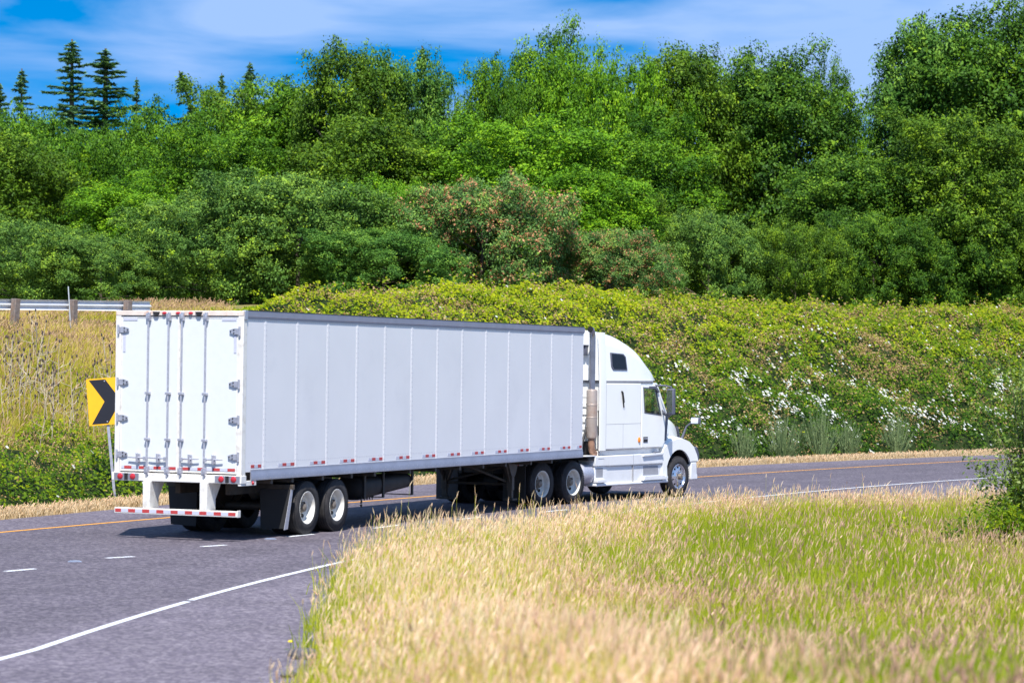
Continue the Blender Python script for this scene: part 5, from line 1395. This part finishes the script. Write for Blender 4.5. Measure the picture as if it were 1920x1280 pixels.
TREES = [
    # conifers against the sky
    ('conifer1', 0, 166, 40, 150, 'conifer', "pointed dark conifer top at the far left edge of the treeline"),
    ('conifer2', 40, 142, 42, 155, 'conifer', "small narrow conifer left of the two tallest conifers"),
    ('conifer3', 135, 86, 62, 150, 'conifer', "tallest dark conifer, slender with a thin leader, above the left treeline"),
    ('conifer1', 197, 102, 78, 146, 'conifer', "broad shaggy conifer just right of the tallest conifer"),
    ('conifer2', 256, 158, 26, 152, 'conifer', "little conifer tip between the shaggy conifer and the leaning one"),
    ('leaning0', 340, 124, 50, 140, 'conifer', "ragged conifer whose bent tip leans left against the sky"),
    ('conifer3', 383, 178, 16, 150, 'conifer', "tiniest conifer tip, just right of the leaning conifer"),
    ('conifer2', 416, 150, 32, 150, 'conifer', "thin dark conifer right of the leaning conifer"),
    ('conifer1', 469, 127, 40, 148, 'conifer', "conifer spire rising behind the round green trees left of centre"),
    ('conifer3', 792, 98, 34, 150, 'conifer', "conifer tip poking out behind the tall leafy pair left of the sky gap"),
    # back row of leafy trees
    ('round1', 55, 203, 165, 138, 'mid', "wide leafy tree at the far left below the small conifers"),
    ('round2', 330, 198, 150, 136, 'mid', "bushy tree in front of the leaning conifer"),
    ('tall1', 455, 162, 110, 138, 'olive', "leafy tree just below the conifer spire left of centre"),
    ('tall2', 560, 162, 130, 136, 'mid', "leafy tree on the left shoulder of the tall pair"),
    ('tall3', 655, 92, 105, 132, 'olive', "left tree of the tall leafy pair above the trailer, brownish inside"),
    ('tall1', 762, 104, 84, 134, 'blue', "right tree of the tall leafy pair, bluish green beside the sky gap"),
    ('airy1', 846, 188, 50, 136, 'mid', "thin low tree at the bottom of the sky gap"),
    ('tall2', 938, 118, 68, 134, 'mid', "loose tree on the right side of the sky gap"),
    ('tall4', 1048, 50, 92, 138, 'mid', "tallest rounded dome tree in the middle of the treeline"),
    ('round1', 1150, 100, 140, 134, 'lime', "broad bright green tree right of the dome shaped one"),
    ('tall3', 1285, 102, 118, 134, 'olive', "feathery topped tree above the front of the truck"),
    ('tall1', 1385, 102, 115, 136, 'deep', "pale edged tree left of the dense pointed one"),
    ('tall4', 1495, 92, 128, 132, 'deep', "dense dark green tree with an uneven pointed top"),
    ('airy2', 1560, 112, 50, 134, 'deep', "slim airy tree bordering the narrow gap on the right"),
    ('airy1', 1628, 205, 50, 140, 'lime', "low pale tree seen down in the narrow gap on the right"),
    ('tall2', 1748, 50, 106, 128, 'blue', "tall bluish tree on the right side of the narrow gap"),
    ('tall4', 1830, 14, 165, 126, 'deep', "huge dark green tree whose crown fills the upper right"),
    ('tall3', 1935, 22, 125, 124, 'deep', "tall tree cut off by the right edge"),
    # middle row
    ('tall2', 20, 255, 120, 128, 'olive', "olive tree at the left edge beneath the far left conifer top"),
    ('tall4', 246, 330, 112, 112, 'lime', "bright yellow green tree left of the big dark maple"),
    ('tall1', 392, 250, 120, 126, 'mid', "shaded green tree behind the left end of the dark maple"),
    ('tall3', 700, 225, 135, 124, 'olive', "brownish green tree below the tall leafy pair"),
    ('tall2', 885, 235, 120, 126, 'mid', "deep green tree below the sky gap"),
    ('tall1', 1010, 225, 150, 120, 'lime', "bright fresh green tree above the reddish seeded tree"),
    ('tall3', 1110, 320, 115, 112, 'lime', "vivid green tree right behind the reddish seeded tree"),
    ('tall4', 1225, 215, 125, 124, 'mid', "green tree between the vivid one and the dark hollow"),
    ('tall2', 1600, 300, 120, 122, 'deep', "dark sloping tree below the narrow right gap"),
    ('tall1', 1790, 215, 130, 118, 'olive', "dark olive tree beneath the huge one at the right"),
    # front row and shrubs along the top of the bank
    ('dome1', 40, 412, 130, 102, 'dark', "dark leafy shrub tree behind the guard rail at the left edge"),
    ('dome2', 190, 440, 110, 102, 'dark', "dark shrub tree behind the third guard rail post"),
    ('dome1', 400, 372, 150, 104, 'dark', "left dome of the big dark green maples behind the trailer's rear"),
    ('dome2', 560, 330, 185, 106, 'dark', "largest dark green maple, directly above the trailer's rear half"),
    ('dome1', 735, 338, 120, 108, 'lime', "yellow tinged tree between the dark maple and the reddish tree"),
    ('dome2', 720, 430, 130, 103, 'blue', "low bluish green shrub in front of the yellow tinged tree"),
    ('seedy1', 905, 338, 165, 106, 'seedy', "wide domed tree speckled with reddish brown seed clusters"),
    ('seedy2', 1140, 432, 112, 106, 'seedy', "smaller tree with reddish seed clusters, above the truck's cab"),
    ('dome1', 1225, 470, 50, 110, 'blue', "grey green shrub right of the smaller seeded tree"),
    ('tall1', 1190, 350, 60, 116, 'olive', "narrow dull brownish tree squeezed in beside the vivid green one"),
    ('dome2', 1330, 395, 110, 116, 'dark', "dark green tree beside the deep shade above the bank"),
    ('dome1', 1492, 415, 98, 114, 'olive', "rounded light olive shrub in front of the dark hollow"),
    ('dome2', 1640, 400, 110, 118, 'deep', "dark green shrub tree right of the rounded olive shrub"),
    ('dome1', 1775, 385, 120, 118, 'deep', "dark shrub tree on the bank top near the right edge"),
    ('dome2', 1905, 430, 100, 116, 'olive', "dull shrub at the right edge above the brambles"),
]
for key, x, yt, hw, Yd, leaf, label in TREES:
    o = tree(key, x, yt, hw, Yd, leaf, label, group='conifers behind the wood' if leaf == 'conifer' else 'trees of the wood behind the bank', lean=R(-17) if key == 'leaning0' else 0.0, rot=R(0) if key == 'leaning0' else None)
# the wood goes on behind: one mass seen only through gaps
rngw = np.random.default_rng(5); n = 190000
x = rngw.uniform(-45, 65, n); y = rngw.uniform(142, 165, n)
top = 15.5 + 3.5 * (fbm(x * 0.16 + 4, y * 0.1, 3) - 0.5) + np.clip((x - 22) * 0.18, 0, 4)
z = 4 + (top - 4) * rngw.random(n) ** 0.8
V = leaves(np.stack([x, y, z], -1), np.stack([rngw.normal(size=n) * 0.5, -0.6 + rngw.normal(size=n) * 0.4, 0.6 + rngw.normal(size=n) * 0.4], -1), rngw.uniform(0.2, 0.42, n), 0.6, rngw)
tag(link("far_wood", quads_mesh("far_wood", V, [M_LEAF['dark']], np.clip(0.4 + 0.2 * rngw.normal(size=n), 0, 1))), "dark wood continuing behind the trees", "wood", kind='stuff')

# ------------------------------------------------------------------ smaller plants
M_SHRUB = leafmat("shrub_leaf", [(0.03, 0.07, 0.012), (0.10, 0.17, 0.025), (0.21, 0.29, 0.06), (0.44, 0.49, 0.18)], 0.3, 0.45)
def shrub(name, x, ytop, ybase, halfw, Yd, nb, nl, leaf, mats, label, cat, group=None, seed=1, tint0=0.4, spread=1.0, flowers=0.0):
    "stems fanning up from the ground, leaves along their twigs"
    rng = np.random.default_rng(seed)
    b = at(x, ybase, Yd); z0 = 0.0 if ybase > 930 else surface_at(b[0], b[1]); H = at(x, ytop, Yd)[2] - z0; W = 2 * halfw / F_PX * Yd
    r_ = empty(name, (b[0], b[1], z0), 0, label, cat, group)
    t = MB(); P = []; D = []
    for k in range(nb):
        a = rng.uniform(0, 6.28); reach = W * 0.5 * spread * rng.uniform(0.15, 1.0); hh = H * rng.uniform(0.35, 1.0) * (1 - 0.25 * (reach / (W * 0.5)) ** 2)
        p0 = np.array([rng.normal() * 0.08, rng.normal() * 0.08, -0.1]); p2 = np.array([math.cos(a) * reach, math.sin(a) * reach, hh]); p1 = (p0 + p2) * 0.5 + np.array([-0.2 * p2[0], -0.2 * p2[1], 0.05 * H])
        t.pipe([p0, p1, p2], [0.008 * H ** 0.5, 0.005 * H ** 0.5, 0.002], 5)
        m = nl // nb
        u = rng.uniform(0.25, 1.0, m); c = ((1 - u) ** 2)[:, None] * p0 + (2 * u * (1 - u))[:, None] * p1 + (u ** 2)[:, None] * p2
        tw = np.floor(u * 9); td = unit(np.random.default_rng(seed * 99 + k).normal(size=(10, 3)) + np.array([0, 0, 0.1]))[tw.astype(int)]
        P.append(c + td * (rng.random(m) * 0.20 * W)[:, None] + rng.normal(size=(m, 3)) * 0.03 * W); D.append(td)
    P = np.concatenate(P); D = np.concatenate(D); n = len(P)
    P[:, 2] = np.maximum(P[:, 2], 0.03)
    Nn = unit(np.array([0, -0.2, 0.8]) + rng.normal(size=(n, 3)) * 0.6)
    V = leaves(P, Nn, rng.uniform(0.65, 1.4, n) * leaf, 0.5, rng, fold=0.08, droop=D)
    fl = (rng.random(n) < flowers).astype(int)
    cl = np.clip(tint0 + rng.normal(size=n) * 0.17 + 0.25 * (P[:, 2] / H - 0.5) + 0.3 * (fbm(P[:, 0] * 3 + 9, P[:, 2] * 3, 2) - 0.5), 0, 1)
    link("foliage", quads_mesh("foliage", V, mats, cl, fl), r_)
    t.build("stem", M_BARK, r_)
    return r_
shrub("leafy_shrub", 1928, 640, 1080, 128, 46, 40, 12000, 0.074, [M_SHRUB, M_FLOW], "grey green broad leaved shrub growing up at the right edge of the near verge", "shrub", seed=4, tint0=0.5)
shrub("bramble_clump", 1895, 930, 1085, 100, 44.5, 36, 6000, 0.07, [M_BR, M_FLOW], "low bramble clump at the foot of the grey green shrub", "bramble", "low brambles in the near verge", seed=6, tint0=0.42)
shrub("bramble_clump", 1770, 985, 1050, 62, 44.0, 20, 1500, 0.075, [M_BR, M_FLOW], "dark bramble sprig in the grass left of the grey green shrub", "bramble", "low brambles in the near verge", seed=8, tint0=0.25)
shrub("bramble_clump", 1680, 975, 1040, 70, 45.5, 18, 900, 0.07, [M_BR, M_FLOW], "sparse light green bramble sprig farthest left in the near grass", "bramble", "low brambles in the near verge", seed=9, tint0=0.55)

# wispy broom bushes at the foot of the far bank
M_BROOM = leafmat("broom_twig", [(0.06, 0.10, 0.035), (0.13, 0.19, 0.075), (0.24, 0.30, 0.13)], 0.15, 0.6)
def broom(x, ytop, ybase, hw, label, seed):
    rng = np.random.default_rng(seed)
    Yd = None
    th = theta_px(x, R_EDGE + 0.8); bx_, by_ = pol(th, R_EDGE + 0.8)
    H = at(x, ytop, by_)[2]; W = 2 * hw / F_PX * by_
    r_ = empty("broom_bush", (bx_, by_, 0), 0, label, "bush", "wispy broom bushes along the far road edge")
    n = 190; a = rng.uniform(0, 6.28, n); reach = W * 0.5 * rng.random(n) ** 0.7; hh = H * (0.35 + 0.75 * rng.random(n) ** 1.6) * (1 - 0.3 * (reach / (W * .5)))
    p0 = np.stack([np.cos(a) * reach * 0.35, np.sin(a) * reach * 0.12, np.zeros(n)], -1); p2 = np.stack([np.cos(a) * reach, np.sin(a) * reach * 0.4, hh], -1)
    sd = np.array([1.0, 0.1, 0]); Vs = []; Ts = []
    tt = np.clip(0.5 + rng.normal(size=n) * 0.2, 0, 1)
    pm = p0 * 0.45 + p2 * 0.55 + np.array([0, 0, 0.06])
    for A, B, w0, w1 in ((p0, pm, 0.010, 0.010), (pm, p2, 0.010, 0.003)):
        Vs.append(np.stack([A - sd * w0, A + sd * w0, B + sd * w1, B - sd * w1], 1)); Ts.append(tt)
    m = 1000; i = rng.integers(0, n, m); u = rng.uniform(0.3, 1, m)[:, None]
    P = pm[i] * (1 - u) + p2[i] * u + rng.normal(size=(m, 3)) * 0.02
    Vs.append(leaves(P, rng.normal(size=(m, 3)) + np.array([0, -1, 0.3]), rng.uniform(0.06, 0.14, m), 0.16, rng, droop=np.array([0, 0, 2.5]))); Ts.append(np.clip(0.55 + rng.normal(size=m) * 0.25, 0, 1))
    link("twigs", quads_mesh("twigs", np.concatenate(Vs), [M_BROOM], np.concatenate(Ts)), r_)
    s_ = MB(); s_.pipe([(0, 0, -0.05), (0.02, 0, 0.25)], [0.03, 0.02], 6); s_.build("stem", M_BARK, r_)
broom(1392, 790, 872, 34, "small grey green broom bush closest to the truck's bumper", 1)
broom(1470, 768, 868, 44, "wide grey green broom bush between the smallest and the tallest ones", 2)
broom(1540, 752, 862, 38, "tallest spiky broom bush with an upright plume at the far road edge", 3)
broom(1590, 782, 858, 30, "narrow broom bush right next to the tallest one", 4)
broom(1680, 765, 853, 36, "pale broom bush farthest right, standing alone at the road edge", 5)

# dead teasels on the open bank
M_TEASEL = mat("dead_teasel_head", (0.075, 0.055, 0.055), 0.9, var=0.4, scale=30)
M_STALK = mat("bleached_stalk", (0.46, 0.38, 0.27), 0.85, var=0.2, scale=10)
def teasel_proto(seed, H):
    rng = np.random.default_rng(seed); t = MB(); h = MB()
    t.pipe([(0, 0, -0.1), (0.05, 0.0, H * 0.5), (0.02, 0.02, H)], [0.014, 0.010, 0.006], 5)
    tips = [(0.02, 0.02, H)]
    for k in range(int(rng.integers(4, 8))):
        z = H * rng.uniform(0.45, 0.8); a = rng.uniform(0, 6.28); L_ = rng.uniform(0.15, 0.4)
        e = (math.cos(a) * L_, math.sin(a) * L_, z + rng.uniform(0.15, 0.4)); t.pipe([(0.03, 0.01, z), (e[0] * 0.7, e[1] * 0.7, z + 0.1), e], [0.008, 0.006, 0.004], 4); tips.append(e)
    return t, tips
hm_ = MB(); hm_.lathe([(0.0, -0.01), (0.014, 0.01), (0.020, 0.035), (0.015, 0.065), (0.0, 0.08)], (0, 0, 0), 7, axis='z')
o = hm_.build('seed_head', M_TEASEL); me_head = o.data; bpy.data.objects.remove(o)
tprot = []
for k, Hh in enumerate((1.5, 1.8, 1.25)):
    t, h = teasel_proto(40 + k, Hh)
    o = t.build("stalk", M_STALK); me_t = o.data; bpy.data.objects.remove(o)
    tprot.append((me_t, h, Hh))
rng = np.random.default_rng(77)
for k in range(36):
    x = rng.normal(80, 55); y = 790 - 45 * abs(rng.normal())
    if k < 5: x = rng.uniform(190, 214); y = 770
    if k > 30: x = rng.uniform(10, 60); y = rng.uniform(690, 740)
    x = float(np.clip(x, -20, 212)); s = float(np.interp(y, [560, 700, 800], [14, 8.5, 4.8])) + rng.normal() * 0.6
    th = theta_px(x, R_EDGE + s); px_, py_ = pol(th, R_EDGE + s)
    me_t, me_h, Hh = tprot[k % 3]
    r_ = empty("teasel", (px_, py_, surface_at(px_, py_)), rng.uniform(0, 6.28), "dead teasel with dark seed heads on the grassy bank around the chevron sign", "teasel", "dead teasels on the open bank")
    r_.rotation_euler[0] = rng.normal() * 0.08; r_.rotation_euler[1] = rng.normal() * 0.12; sc = rng.uniform(0.75, 1.15); r_.scale = (sc, sc, sc)
    link("stalk", me_t, r_)
    for q in me_h: link("seed_head", me_head, r_).location = q
